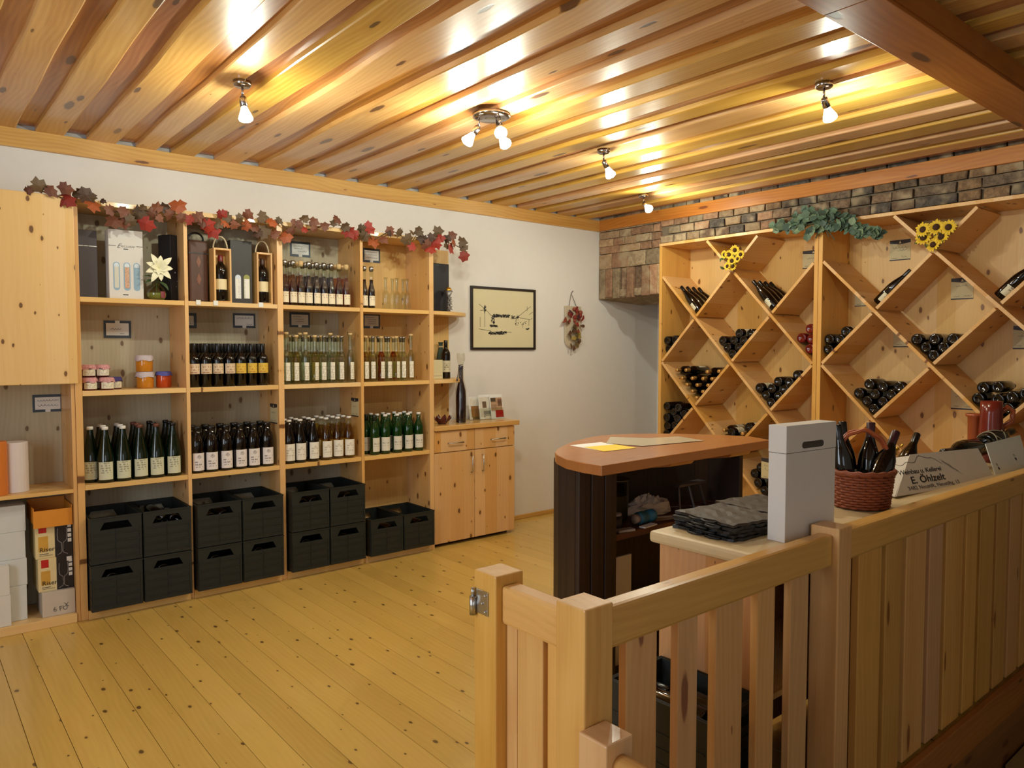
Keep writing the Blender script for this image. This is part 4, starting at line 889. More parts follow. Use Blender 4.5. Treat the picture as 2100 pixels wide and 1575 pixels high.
def wine_box(u0, u1, vt, yy, label, cap, ucap):
    x0, x1 = px(u0, 560, yy), px(u1, 560, yy); zt_ = on(.5*(u0+u1), vt, 1, yy).z; t = thing('wooden_wine_box', label, 'box', (.5*(x0+x1), yy+.045, za)); D = .092
    for b in ((x0, x0+.011, yy, yy+D, za, zt_), (x1-.011, x1, yy, yy+D, za, zt_), (x0+.011, x1-.011, yy, yy+D, za, za+.010), (x0+.011, x1-.011, yy, yy+D, zt_-.012, zt_), (x0+.011, x1-.011, yy+D-.008, yy+D, za+.010, zt_-.012)): sub(t, 'board', W_BOX, *b, bev=.001)
    xm = .5*(x0+x1); M().tube([(xm+.043*math.cos(PI-PI*i/10), yy+.04, zt_-.002+.078*math.sin(PI*i/10)) for i in range(11)], .0045, 8).build('rope_handle', mat('rope', (214, 196, 160), .9), t, True)
    bottle(cap, 'wine_bottle', 'wine bottle inside the %s open wooden box' % ('left' if u0 < 480 else 'right'), (xm+.002, yy+.048, za+.0105), (0, 0, -.1))
for nm, cp in (('boxed_red', cap_red), ('boxed_dark', mat('cap_brown_dark', (62, 34, 26), .4))): KIND[nm] = {'mesh': KIND['wine']['mesh'], 'parts': [arc_label(.0371, .07, .135, R(66), mat('label_parchment', (226, 210, 166), .6, .05)), lat('capsule', [(.0150, .225), (.0156, .226), (.0156, .279), (.0138, .282), (0, .282)], cp)]}
wine_box(439, 475, 509, 4.665, 'left open pine wine box with rope handle holding a red-capped bottle', 'boxed_red', 457)
wine_box(527, 559, 518, 4.670, 'right open pine wine box with rope handle holding a dark-capped bottle', 'boxed_dark', 543)
yy = 4.70; x0, x1 = px(473, 560, yy), px(517, 560, yy); zt_ = on(495, 494, 1, yy).z
g = solid('gift_box', 'black two-bottle gift box with two arched windows between wooden boxes', 'box', x0, x1, yy, yy+.085, za, zt_, mat('box_brownblack', (38, 30, 28), .5, .1))
for a, b, col in ((482.5, 494.5, (206, 214, 226)), (500, 512.5, (150, 150, 84))):
    xa, xb = px(a, 590, yy), px(b, 590, yy); r = (xb-xa)/2; xc = (xa+xb)/2; z1 = on(a, 563, 1, yy).z-r; z0 = on(a, 612, 1, yy).z
    ring = [(xc+r*math.cos(PI*i/8), yy-.0008, z1+r*math.sin(PI*i/8)) for i in range(9)] + [(xa, yy-.0008, z0), (xb, yy-.0008, z0)]
    M().prism(ring, (0, .0007, 0)).build('window_opening', mat('win_%d' % a, col, .2), g); M().box(xa+.003, xb-.003, yy-.0016, yy-.0009, z0, z1-.008).build('bottle_label', printed('label_window_w', (226, 224, 216), (150, 146, 150), -1, 1, 200, None, 260), g)
for u, w in ((407, .026), (442.5, .026), (535, .030)):
    q = on(u, 619, 1, YF-.001); tg = solid('price_tag', 'small white price tag on shelf edge below %s' % ('the brown wine case' if u < 420 else 'the left wooden box' if u < 480 else 'the right wooden box'), 'tag', q.x-w/2, q.x+w/2, YF-.0012, YF+.0022, ZA[0]+.006, ZA[1]+.008, paper, 0)
# ---- top shelf end: black box, golden ball on star stand
yy = 4.84; x0, x1 = px(899.5, 600, yy), px(921, 600, yy); solid('gift_box', 'narrow black gift box on the upper rounded end shelf', 'box', 3.094, x1, yy, yy+.08, za, on(910, 541, 1, yy).z, blk, .004)
yy = 4.79; p = on(920, 638, 1, yy); t = thing('candle_stand', 'silver star stand holding a golden ball on the upper end shelf', 'ornament', (p.x, yy, za)); silver = mat('pewter', (142, 140, 140), .4, 0, Metallic=.7); R3 = M()
M().lathe([(0, 0), (.026, 0), (.024, .006), (.012, .014), (.010, .10), (.014, .125), (.034, .168), (.031, .168), (.010, .13)], 14, Matrix.Translation((p.x, yy, za))).build('cone', silver, t, True)
for zz, s in ((.035, .030), (.075, .028), (.108, .024)):
    ring = [(p.x+(s if i % 2 == 0 else s*.45)*math.sin(PI*i/6), yy-.020, za+zz+(s if i % 2 == 0 else s*.45)*math.cos(PI*i/6)) for i in range(12)]; M().prism(ring, (0, .01, 0)).build('star', silver, t)
M().ball((p.x, yy, za+.172), .025, 12).build('ball', mat('gold', (214, 166, 62), .22, 0, Metallic=.85), t, True)
# ---- middle shelf, first bay: jam and honey jars
zb = ZB[1]+.0004
def gingham():
    t = NT('gingham_red'); oc = t.n('ShaderNodeTexCoord').outputs['Object']; sp_ = t.n('ShaderNodeSeparateXYZ'); t.l(oc, sp_.inputs[0])
    ang = t.math('MULTIPLY', t.math('ARCTAN2', sp_.outputs[1], sp_.outputs[0]), 6.0); a = t.math('GREATER_THAN', t.math('FRACT', ang), .5); b = t.math('GREATER_THAN', t.math('FRACT', t.math('MULTIPLY', sp_.outputs[2], 160.0)), .5)
    f = t.math('MULTIPLY', t.math('ADD', a, b), .5); return t.done(t.bsdf(t.mix(f, lin((226, 196, 196)), lin((170, 44, 56))), .8).outputs[0])
ging = gingham(); jam = mat('jam_red', (92, 22, 20), .1); honey = mat('honey', (196, 126, 34), .08); apri = mat('apricot_jam', (186, 70, 22), .08); jl = printed('jar_label', (226, 220, 196), (160, 140, 116), .012, .036, 120, (.040, .006)); lace = mat('cloth_lilac', (196, 184, 190), .85, .1); purp = mat('cloth_purple', (66, 56, 118), .8, .2); bluec = mat('cloth_blue', (84, 84, 160), .7, .15)
def jar(k, x, y, z, label, fill, cloth, group=None, r=.036, h=.066, lab=True, frill=.014, rz=0.0):
    t = thing('jam_jar', label, 'jar', (x, y, z), group); L = lambda pr, n=18: M().lathe(pr, n, Matrix.Translation((x, y, z)))
    L([(0, 0), (r-.003, 0), (r, .004), (r, h-.012), (r-.004, h-.004), (r-.006, h), (0, h)]).build('glass', fill, t, True)
    if lab: M().lathe([(r+.0006, .008), (r+.0006, h-.022)], 14, Matrix.Translation((x, y, z)), -PI/2-1.05, -PI/2+1.05).build('label', jl, t, True)
    m = M(); n = 28; vs = [(x, y, z+h+.005)]; rr = random.Random(k)
    for i in range(n): a = 2*PI*i/n; vs.append((x+(r-.004)*math.cos(a), y+(r-.004)*math.sin(a), z+h+.004))
    for i in range(n): a = 2*PI*i/n; vs.append((x+(r+.002)*math.cos(a), y+(r+.002)*math.sin(a), z+h-.004))
    for i in range(n): a = 2*PI*i/n; s = r+.004+.004*math.sin(a*5+k); vs.append((x+s*math.cos(a), y+s*math.sin(a), z+h-frill-.009*abs(math.sin(a*2+k))-rr.random()*.003))
    m.add(vs, [(0, 1+i, 1+(i+1) % n) for i in range(n)] + [(1+n*j+i, 1+n*j+(i+1) % n, 1+n*(j+1)+(i+1) % n, 1+n*(j+1)+i) for j in range(2) for i in range(n)]); m.build('cloth_cover', cloth, t, True); return t
yj = 4.70
jar(1, .837, yj, zb, 'jam jar with red gingham cover, lower left of the stack', jam, ging); jar(2, .921, yj-.005, zb, 'jam jar with red gingham cover, lower right of the stack', jam, ging)
jar(3, .842, yj+.06, zb+.0720, 'jam jar with red gingham cover, upper left of the stack', jam, ging); jar(4, .912, yj+.062, zb+.0720, 'jam jar with red gingham cover, upper right of the stack', jam, ging)
for i_, (xx_, s_) in enumerate(((.842, 'left'), (.915, 'right'))): jar(30+i_, xx_, yj+.088, zb, 'jam jar with red gingham cover at the back of the stack, %s' % s_, jam, ging)
jar(5, px(235.5, 790, 4.76), 4.76, zb, 'jam jar with purple cloth cover beside the gingham jars', jam, purp)
q = px(298, 790, 4.78); jar(6, q, 4.78, zb, 'lower honey jar with pale lilac cloth cover', honey, lace, None, .0465, .092, False, .02); jar(7, q-.003, 4.78, zb+.0975, 'upper honey jar with pale lilac cloth cover', honey, lace, None, .0465, .092, False, .02)
jar(8, px(336, 790, 4.79), 4.79, zb, 'orange apricot jar with blue cloth cover', apri, bluec, None, .043, .092, False, .014)
# ---- middle end shelf
yy = 4.80; x0, x1 = 3.10, px(908, 760, 4.80); bx_ = solid('gift_card_box', 'small cream card box on the lower rounded end shelf', 'box', x0, x1, yy, yy+.05, zb, on(900, 738, 1, yy).z, mat('card_cream', (216, 208, 168), .7, .05), .002)
sub(bx_, 'printed_band', mat('card_grey', (176, 170, 140), .7, .2), x0+.001, x1-.001, yy-.0006, yy, zb+.02, zb+.026)
p = on(915, 776, 1, 4.84); bottle('wine', 'wine_bottle', 'dark wine bottle wrapped beside green tissue on the lower end shelf', (p.x, 4.845, zb), (0, 0, -.3))
t = thing('wrapped_bottle', 'bottle wrapped in dark green tissue on the lower end shelf', 'bottle', (px(904, 776, 4.905), 4.905, zb)); q = t.location
M().lathe([(0, 0), (.035, 0), (.037, .12), (.030, .19), (.018, .24), (.016, .27), (.022, .285), (.006, .27)], 9, Matrix.Translation(q)).build('tissue', mat('tissue_green', (64, 84, 74), .7, .25), t)
M().lathe([(.0185, .245), (.0185, .255)], 10, Matrix.Translation(q)).build('ribbon', mat('rope', (214, 196, 160), .9), t)
# ---- on the low cabinet
zs = .9245
p = on(907, 868, 1, 4.74); t = thing('candle_bowl', 'dark red lotus-shaped candle bowl on the low cabinet', 'candle', (p.x, 4.74, zs)); lot = mat('lotus_red', (88, 34, 34), .25, .2)
M().lathe([(0, 0), (.030, 0), (.045, .02), (.048, .034), (.030, .03), (0, .012)], 16, Matrix.Translation((p.x, 4.74, zs))).build('bowl', lot, t, True)
for i in range(9):
    a = 2*PI*i/9; m = M(); petal(m, (p.x+.036*math.cos(a), 4.74+.036*math.sin(a), zs+.018), (math.cos(a)*.75, math.sin(a)*.75, 1), (math.cos(a), math.sin(a), -.6), .062, .036); m.build('petal', lot, t, True)
t = props(M().ball((3.118+.012, 4.87, zs+.115), .04, 12).build('ball_candle', mat('wax', (226, 210, 160), .5), loc=(3.13, 4.87, zs)), 'cream ball candle behind the lotus bowl', 'candle'); M().lathe([(0, 0), (.028, 0), (.020, .01), (.012, .06), (.024, .080)], 14, Matrix.Translation((3.13, 4.87, zs))).build('stand', lot, t, True)
p = on(945.5, 862, 1, 4.74); t = thing('wrapped_bottle', 'tall black bottle in clear foil with wire ribbon on the low cabinet', 'bottle', (p.x, 4.74, zs)); Lw = lambda pr, n=16: M().lathe(pr, n, Matrix.Translation((p.x, 4.74, zs)))
Lw([(0, 0), (.036, 0), (.040, .01), (.040, .20), (.037, .25), (.026, .30), (.0165, .335), (.0155, .44), (0, .44)]).build('bottle', mat('glass_aubergine', (22, 14, 26), .05, 0, Specular_IOR_Level=.7), t, True)
m = M(); n = 18
m.lathe([(.043, .0), (.0435, .26), (.022, .345), (.018, .44), (.020, .46), (.030, .50), (.032, .545)], n, Matrix.Translation((p.x, 4.74, zs)))
m.v = [(x+.003*math.sin(z*90+i), y+.003*math.cos(z*70+i*2), z) for i, (x, y, z) in enumerate(m.v)]; m.build('foil', glass('cellophane', (.93, .93, .88), .12, .5, .08), t, True)
wire = mat('wire_dark', (72, 66, 70), .35, 0, Metallic=.8)
M().tube([(p.x+.020*math.cos(i*.9), 4.74+.020*math.sin(i*.9), zs+.455-.002*i) for i in range(14)], .0025, 6).build('ribbon', wire, t); M().tube([(p.x-.015, 4.725, zs+.455), (p.x-.04, 4.71, zs+.44), (p.x-.055, 4.705, zs+.37), (p.x-.066, 4.70, zs+.345)], .003, 6).build('ribbon', wire, t); M().ball((p.x-.066, 4.70, zs+.338), .008, 8).build('berry', wire, t)
acr = glass('acrylic', (.94, .95, .92), .06, .3)
def brochure(u0, u1, vt, vb, yb, label, scheme):
    a = on(u0, vb, 1, yb); b = on(u1, vb, 1, yb); w = b.x-a.x; h = on(.5*(u0+u1), vt, 1, yb).z-zs-.004; t = thing('brochure_holder', label, 'brochure', (a.x+w/2, yb, zs)); lean = Vector((0, .16, .987)).normalized(); mx = frame_mx((a.x, yb-.01, zs+.004), (1, 0, 0), lean)
    B = lambda nm, mt, x0, x1, y0, y1, d: M().box(x0*w, x1*w, y0*h, y1*h, d, d+.0012, mx).build(nm, mt, t)
    B('leaflet', paper, .03, .97, 0, 1, -.002)
    for i, (c, x0, x1, y0, y1) in enumerate(scheme): B('picture', mat('print_%d_%d_%d' % c, c, .5, .25), x0, x1, y0, y1, -.0006+.0006*(i % 2))
    M().box(0, w, 0, h*.45, .004, .0055, mx).build('pocket', acr, t); M().box(-.004, w+.004, -.02, .05, 0, .003, Matrix.Translation((a.x, yb, zs))).build('foot', acr, t)
brochure(962, 984, 813, 861, 4.86, 'brown and white leaflet in the left clear holder', [((226, 222, 208), .2, .8, .62, .9), ((150, 104, 56), .22, .9, .10, .58), ((112, 84, 40), .3, .9, .0, .2)])
brochure(983, 1008, 809, 860, 4.82, 'pale flowery leaflet in the middle clear holder', [((210, 204, 190), .1, .9, .1, .9), ((104, 84, 64), .3, .62, .46, .72), ((104, 116, 104), .35, .95, .08, .34), ((226, 214, 196), .45, .95, .01, .12)])
brochure(1006, 1033, 808, 860, 4.80, 'leaflet with a photo and red panel in the right holder', [((176, 142, 110), .08, .92, .34, .86), ((74, 62, 44), .08, .45, .70, .86), ((200, 190, 182), .08, .5, .3, .58), ((168, 28, 26), .38, .95, .05, .34), ((130, 92, 74), .6, .9, .5, .8)])
# ---- left unit: candles on its shelf, cartons below
zl = .7364
p = on(33, 996, 1, 4.74); props(M().lathe([(0, 0), (.0605, 0), (.062, .002), (.062, .264), (.058, .268), (0, .266)], 24, Matrix.Translation((p.x, 4.76, zl))).build('pillar_candle', mat('wax_white', (216, 206, 202), .5, .04), loc=(p.x, 4.76, zl), smooth=False), 'thick white pillar candle on the left unit', 'candle')
p = on(-3, 998, 1, 4.72); props(M().lathe([(0, 0), (.0605, 0), (.062, .002), (.062, .276), (.058, .281), (0, .279)], 24, Matrix.Translation((p.x-.02, 4.71, zl))).build('pillar_candle', mat('wax_orange', (206, 118, 44), .45, .06), loc=(p.x, 4.71, zl)), 'thick orange pillar candle at the left picture edge', 'candle')
zf = .0484; xr = px(54, 1150, 4.70); cw2 = mat('carton_grey', (206, 208, 206), .7, .05); e = [zf]+[on(40, v, 1, 4.70).z for v in (1201, 1146, 1090, 1036)]
for i, nm in enumerate(('lowest', 'second lowest', 'second highest', 'topmost')):
    s = .004*((i % 2)*2-1); solid('white_carton', '%s flat white carton of the four-high stack on the left' % nm, 'box', xr-.34+s, xr+s*.5, 4.70, 4.92, e[i]+.0003, e[i+1]-.0003, cw2, .002, 'white cartons in the left unit')
xr = px(21, 1200, 4.645); e = [zf]+[on(5, v, 1, 4.645).z for v in (1222, 1163)]
for i, nm in enumerate(('lower', 'upper')): solid('white_carton', '%s small white carton in front of the white stack' % nm, 'box', xr-.2, xr-.003*i, 4.640, 4.694, e[i]+.0003, e[i+1]-.0003, carton_w, .002, 'small white cartons in the left unit')
x0, x1 = px(86.5, 1230, 4.66), px(159, 1230, 4.66); zc1 = on(120, 1212, 1, 4.66).z
g = solid('carton', 'grey-white carton with pencilled letters under the glass boxes', 'box', x0, min(x1, .7505-.02), 4.66, 4.86, zf, zc1, mat('carton_beige', (196, 184, 170), .75, .05), .002); x1 = min(x1, .7305)
text_part('lettering', '6 FU', .036, ink_grey, g, frame_mx((x0+.05, 4.6594, zf+.024), (1, 0, 0), (0, 0, 1)), shear=-.1); text_part('lettering', 'X', .034, ink_grey, g, frame_mx((x1-.055, 4.6594, zf+.040), (1, 0, 0), (0, 0, 1)))
cream_b = mat('glassbox_cream', (222, 202, 152), .5, .08); redm = mat('glassbox_red', (186, 30, 30), .4); night = mat('glassbox_dark', (30, 26, 32), .4); gl_m = mat('glassbox_glass', (150, 146, 146), .4); ochre = mat('glassbox_ochre', (206, 156, 62), .5, .15)
def glass_box(z0, z1, lab, sx):
    x0 = px(73+sx, 1140, 4.69); x1 = .7295; t = solid('wine_glass_box', lab, 'box', x0, x1, 4.69, 4.90, z0, z1, cream_b, .002, 'boxes of wine glasses'); y = 4.69; w = x1-x0; h = z1-z0; P = lambda nm, mt, a, b, c, d, k=1: M().box(x0+a*w, x0+b*w, y-.0006*k, y, z0+c*h, z0+d*h).build(nm, mt, t)
    P('dark_panel', night, .52, 1, 0, 1); P('ochre_wash', ochre, .08, .34, .2, .62); P('red_badge', redm, .09, .30, .72, .96, 2)
    cx = x0+.72*w; pr = [(.17, .80), (.19, .62), (.17, .46), (.08, .40), (.03, .38), (.02, .14), (.05, .10), (.20, .05)]
    for s in (-1, 1):
        for (r0, q0), (r1, q1) in zip(pr, pr[1:]):
            a = Vector((cx+s*r0*w*.7, y-.0009, z0+q0*h)); b = Vector((cx+s*r1*w*.7, y-.0009, z0+q1*h)); M_ = (b-a).normalized(); nn = Vector((-M_.z, 0, M_.x))*.0012
            M().face([a-nn, b-nn, b+nn, a+nn]).build('glass_outline', gl_m, t)
    for k in range(4): P('symbol', paper, .87, .97, .80-.14*k, .90-.14*k, 2)
    text_part('lettering', 'Riserva', .034, ink, t, frame_mx((x0+.10*w, y-.0012, z0+.19*h), (1, 0, 0), (0, 0, 1)), space=1.02); P('fine_print', ink_grey, .10, .34, .115, .135, 2); P('fine_print', mat('print_brown', (150, 130, 96), .6), .10, .46, .07, .085, 2); return t
zg = zc1+.0003; zg1 = on(110, 1143, 1, 4.69).z; zg2 = on(110, 1081, 1, 4.69).z+.03
glass_box(zg, zg1, 'lower wine-glass box with red badge and pictured glass', 4); g2 = glass_box(zg1+.0006, zg2, 'upper wine-glass box with red badge and pictured glass', 0)
M().box(.7295-.030, .7295-.006, 4.6882, 4.69, zg1-.030, zg1-.006).build('symbol', paper, g2)
orm = mat('carton_orange', (214, 138, 40), .6, .05); x0 = px(68, 1060, 4.662); t = thing('orange_carton', 'open-topped orange carton resting on the wine-glass boxes', 'box', (x0+.14, 4.76, zg2)); z0 = zg2+.0004; z1 = on(110, 1045, 1, 4.662).z; x1 = .7285
for nm, b in (('front_panel', (x0, x1, 4.662, 4.666, z0-.022, z1)), ('back_panel', (x0, x1, 4.904, 4.908, z0, z1+.03)), ('side_panel', (x0, x0+.004, 4.666, 4.904, z0, z1+.015)), ('side_panel', (x1-.004, x1, 4.666, 4.904, z0, z1+.015)), ('bottom', (x0+.004, x1-.004, 4.692, 4.904, z0, z0+.003))): sub(t, nm, orm, *b)

# ---- framed cards and tags
frame_b = mat('card_frame', (62, 74, 88), .5, .06)
def framed_card(pts, yy, lab, lines, notch, seed):
    (ua, va), (ub, vb) = pts; a = on(ua, vb, 1, yy); b = on(ub, va, 1, yy); w = b.x-a.x; h = on(ua, va, 1, yy).z-a.z
    if abs(h) < 1e-4: return
    t = thing('price_card', lab, 'sign', (a.x+w/2, yy, a.z)); mx = frame_mx((a.x, yy, a.z), (1, 0, 0), (0, 0, 1)); Bx = lambda nm, mt, x0, x1, y0, y1, d0, d1: M().box(x0, x1, y0, y1, d0, d1, mx).build(nm, mt, t)
    f = .15*h; Bx('mount', frame_b, 0, w, 0, h, 0, .002); Bx('card', paper, f*.8, w-f*.8, f, h-f, .002, .003)
    nw = w*.17; Bx('tab', paper, w/2-nw/2, w/2+nw/2, *((0, f) if notch == 'b' else (h-f, h)), .002, .003)
    m = M()
    for k, (x0, ww, y0, hh) in enumerate(lines): scribble(m, mx @ Matrix.Translation((x0*w, y0*h, .0030)), ww*w, hh*h, seed*10+k, .0016)
    m.build('handwriting', ink_blue, t)
yk = 4.9565
framed_card(((213, 657), (268, 693)), yk, 'blue-framed card with a tab at its top, above the jars', [(.25, .4, .48, .12), (.6, .14, .24, .06)], 't', 1)
framed_card(((67, 810), (128, 846)), yk, 'blue-framed card in the compartment below the cupboard door', [(.14, .72, .62, .12), (.16, .66, .33, .14)], 'b', 2)
framed_card(((340, 641), (403, 672)), yk, 'blue-framed card partly hidden behind the second upright, upper', [(.2, .3, .6, .1), (.76, .14, .24, .08)], 'b', 3) if False else None
x0 = 1.356; q = on(403, 657, 1, yk); qa = on(395, 642, 1, yk); qb = on(395, 673, 1, yk)
t = thing('price_card', 'blue-framed card partly hidden at the left of the second bay', 'sign', (q.x-.09, yk, qb.z)); sub(t, 'mount', frame_b, x0, q.x, yk-.002, yk, qb.z, qa.z); sub(t, 'card', paper, x0+.001, q.x-.018, yk-.003, yk-.002, qb.z+.018, qa.z-.018); m = M(); scribble(m, frame_mx((q.x-.05, yk-.003, qb.z+.026), (1, 0, 0), (0, 0, 1)), .025, .010, 4, .0016); m.build('handwriting', ink_blue, t)
framed_card(((478, 642), (523, 672)), yk, 'blue-framed card above the yellow-labelled bottles', [(.16, .68, .62, .18), (.62, .24, .20, .12)], 'b', 5)
framed_card(((595, 494), (636, 525)), yk, 'blue-framed card above the liqueur bottles', [(.16, .42, .66, .10), (.2, .4, .50, .09), (.34, .46, .32, .12)], 'b', 6)
framed_card(((594, 640), (635, 671)), yk, 'blue-framed card above the clear spirits in the third bay', [(.16, .42, .68, .09), (.26, .44, .52, .08), (.3, .4, .38, .07)], 'b', 7)
framed_card(((744, 508), (779, 537)), yk, 'blue-framed card in the top of the fourth bay', [(.14, .7, .70, .11), (.3, .52, .52, .1), (.14, .72, .30, .1)], 'b', 8)
framed_card(((744, 642), (779, 673)), yk, 'blue-framed card above the spirits in the fourth bay', [(.14, .5, .70, .08), (.28, .5, .56, .08), (.3, .46, .42, .08), (.3, .46, .28, .08)], 'b', 9)
tag_c = mat('tag_cream', (206, 192, 150), .65, .05); tag_d = mat('tag_dark', (52, 44, 48), .5, .1)
def hang_tag(plane, val, ring, lab, seed, inward, lines=((.2, .5, .52, .10), (.12, .25, .12, .06), (.6, .26, .12, .08)), name='price_tag', wave=True):
    """cream tag with a dark head band, on a plane of constant x (axis 0)"""
    (ua, va), (ub, vb) = ring; a = on(ua, vb, 0, val); b = on(ub, vb, 0, val); tp = on(.5*(ua+ub), va, 0, val); bm_ = on(.5*(ua+ub), vb, 0, val); w = abs(a.y-b.y); h = tp.z-bm_.z; ys = max(a.y, b.y)
    t = thing(name, lab, 'sign', (val, ys-w/2, bm_.z)); mx = frame_mx((val-.0005, ys, bm_.z), (0, -1, 0), (0, 0, 1)); Bx = lambda nm, mt, x0, x1, y0, y1, d0, d1: M().box(x0, x1, y0, y1, d0, d1, mx).build(nm, mt, t)
    Bx('card', tag_c, 0, w, 0, h, 0, .0016); Bx('foot_band', tag_d, 0, w, 0, h*.055, .0016, .0022)
    ring = [(0, h), (0, h*.84), (w*.5, h*.78), (w, h*.84), (w, h)] if wave else [(0, h), (0, h*.82), (w, h*.82), (w, h)]
    M().prism([mx @ Vector((x, y, .0016)) for x, y in ring], mx.to_3x3() @ Vector((0, 0, .0006))).build('head_band', tag_d, t)
    M().prism([mx @ Vector((w*.5+w*x, h*y, .0022)) for x, y in ((-.06, .83), (0, .97), (.06, .83))], mx.to_3x3() @ Vector((0, 0, .0004))).build('emblem', tag_c, t)
    m = M()
    for k, (x0, ww, y0, hh) in enumerate(lines): scribble(m, mx @ Matrix.Translation((x0*w, y0*h, .0016)), ww*w, hh*h, seed*7+k, .0016)
    m.build('handwriting', ink_grey, t)
hang_tag(0, posts[2][0]-.0006, ((555, 828), (569.5, 868)), 'cream tag with dark head on the upright left of the third bay', 1, 1); hang_tag(0, posts[3][0]-.0006, ((721, 816), (736, 854)), 'cream tag with dark head on the upright left of the fourth bay', 2, 1)
XK = XR1-.0125
hang_tag(0, XK, ((1646, 513), (1690, 550)), 'cream card with dark head left of the rack centre post', 3, 1); hang_tag(0, XK, ((1824.5, 492), (1867, 534)), 'cream card left of the right sunflower bunch', 4, 1, ((.14, .74, .58, .12), (.4, .4, .46, .12), (.1, .25, .1, .08), (.55, .3, .12, .14)))
hang_tag(0, XK, ((1950, 570), (1996, 614)), 'cream card in the cell below the right sunflowers', 5, 1, ((.25, .5, .6, .12), (.14, .25, .12, .08), (.58, .34, .12, .1))); hang_tag(0, XK, ((1753, 596), (1790, 628)), 'shaded card behind the boards right of centre post', 6, 1)
hang_tag(0, XK, ((1832, 672), (1880, 712)), 'shaded card in the rack cell above the basket', 7, 1); hang_tag(0, XK, ((2077, 668), (2125, 716)), 'shaded card cut by the right picture edge', 8, 1); hang_tag(0, XK, ((1950, 792), (1997, 840)), 'shaded card in the cell left of the red jug', 9, 1)
hang_tag(0, 5.2035, ((1561, 941), (1606, 985)), 'cream card on the rack front below the bar top', 10, 1, ((.12, .25, .62, .1), (.2, .6, .42, .16), (.1, .2, .1, .06)))
# ================================================================== bar and counter clutter
ZT = ZBT+.0003
def sheet(name, label, cat, pix, z, mt, th=.0008, thick_to=None):
    ring = [on(u, v, 2, z) for u, v in pix]; c = sum((Vector(p) for p in ring), Vector())/len(ring)
    return props(M().prism([(p.x, p.y, z) for p in ring], (0, 0, th)).build(name, mt, loc=(c.x, c.y, z)), label, cat)
sheet('paper_sheet', 'white paper sheet under the yellow one on the bar top', 'paper', ((1168, 913.5), (1232, 907), (1304, 919), (1240, 926)), ZT, paper)
sheet('paper_sheet', 'bright yellow paper sheet on the bar top', 'paper', ((1198, 917), (1262, 911.5), (1306, 918.5), (1239, 926)), ZT+.001, mat('paper_yellow', (232, 200, 32), .6))
shiny = mat('paper_coated', (206, 192, 166), .18, .02)
sheet('price_list', 'large glossy pale sheet in the middle of the bar top', 'paper', ((1252, 896), (1330, 899), (1390, 895), (1444, 903.5), (1318, 915), (1243, 909)), ZT+.0021, shiny)
zh = .6834
def at(u, v, z): p = on(u, v, 2, z); return p
# tub, tissues, blue roll, papers on the bar's inner shelf
tubm = glass('plastic_tub', (.70, .70, .60), .14, .5, .2); c = Vector((2.64, 2.40, zh))
t = thing('plastic_tub', 'translucent plastic tub standing inside the dark bar', 'tub', c); M().lathe([(0, .002), (.058, .002), (.064, .19), (.068, .192), (.068, .20), (.061, .198), (.056, .006)], 22, Matrix.Translation(c)).build('tub', tubm, t, True); M().lathe([(0, .005), (.052, .005), (.055, .12), (0, .11)], 16, Matrix.Translation(c)).build('crumpled_filling', mat('filling_beige', (150, 132, 110), .8, .4), t)
def crumple(name, label, cat, c, sx, sy, sz, mt, seed, n=14):
    rr = random.Random(seed); m = M(); vs = []; K = 20
    for j in range(n+1):
        r = math.sin(PI/2*(1-j/n*.98)); h = math.cos(PI/2*(1-j/n))
        for i in range(K):
            a = 2*PI*i/K; q = 1+.22*math.sin(a*3+seed)+rr.uniform(-.16, .16); vs.append((c[0]+sx*r*q*math.cos(a), c[1]+sy*r*q*math.sin(a), c[2]+sz*h*(.65+.6*rr.random()) if j else c[2]))
    m.add(vs, [(j*K+i, j*K+(i+1) % K, (j+1)*K+(i+1) % K, (j+1)*K+i) for j in range(n) for i in range(K)]+[tuple(range(n*K, n*K+K))]); return props(m.build(name, mt, loc=c), label, cat)
p = Vector((2.90, 2.42, zh)); crumple('tissue_heap', 'heap of crumpled white tissues inside the dark bar', 'tissue', p, .135, .085, .075, mat('tissue_white', (206, 204, 204), .9), 5, 9)
p = Vector((2.70, 2.265, zh+.030)); t = thing('paper_roll', 'small blue roll lying inside the dark bar', 'roll', p); d = Vector((1, .05, 0)).normalized(); mxr = frame_mx(p, (0, 0, 1), Vector((-d.y, d.x, 0))); mxr = Matrix((Vector((0, 0, 1)), Vector((-d.y, d.x, 0)), d)).transposed().to_4x4(); mxr.translation = p
M().lathe([(0, -.06), (.028, -.06), (.0295, -.055), (.0295, -.02), (.026, -.018), (.026, .012), (.0295, .014), (.0295, .052), (.028, .056), (0, .056)], 18, mxr).build('roll', mat('roll_blue', (44, 112, 150), .5, .1), t, True); M().lathe([(0, -.094), (.0215, -.092), (.0215, -.0605), (0, -.060)], 16, mxr).build('end_cap', mat('roll_grey', (160, 156, 160), .4), t, True)
for k, (cx_, cy_, w, d_, ang, lab, mt) in enumerate(((2.86, 2.27, .17, .07, -.25, 'beige leaflet lying inside the bar behind the blue roll', mat('leaflet_beige', (176, 156, 130), .7, .05)), (2.66, 2.215, .10, .034, .12, 'white paper slip at the front edge of the bar shelf', paper), (2.505, 2.222, .09, .04, -.2, 'crinkled pale paper at the left front of the bar shelf', mat('paper_grey', (160, 158, 156), .8, .1)))):
    mx = Matrix.Translation((cx_, cy_, zh)) @ Matrix.Rotation(ang, 4, 'Z'); g = props(M().box(-w/2, w/2, -d_/2, d_/2, 0, .0012+.004*k, mx).build('leaflet', mt, loc=(cx_, cy_, zh)), lab, 'paper')
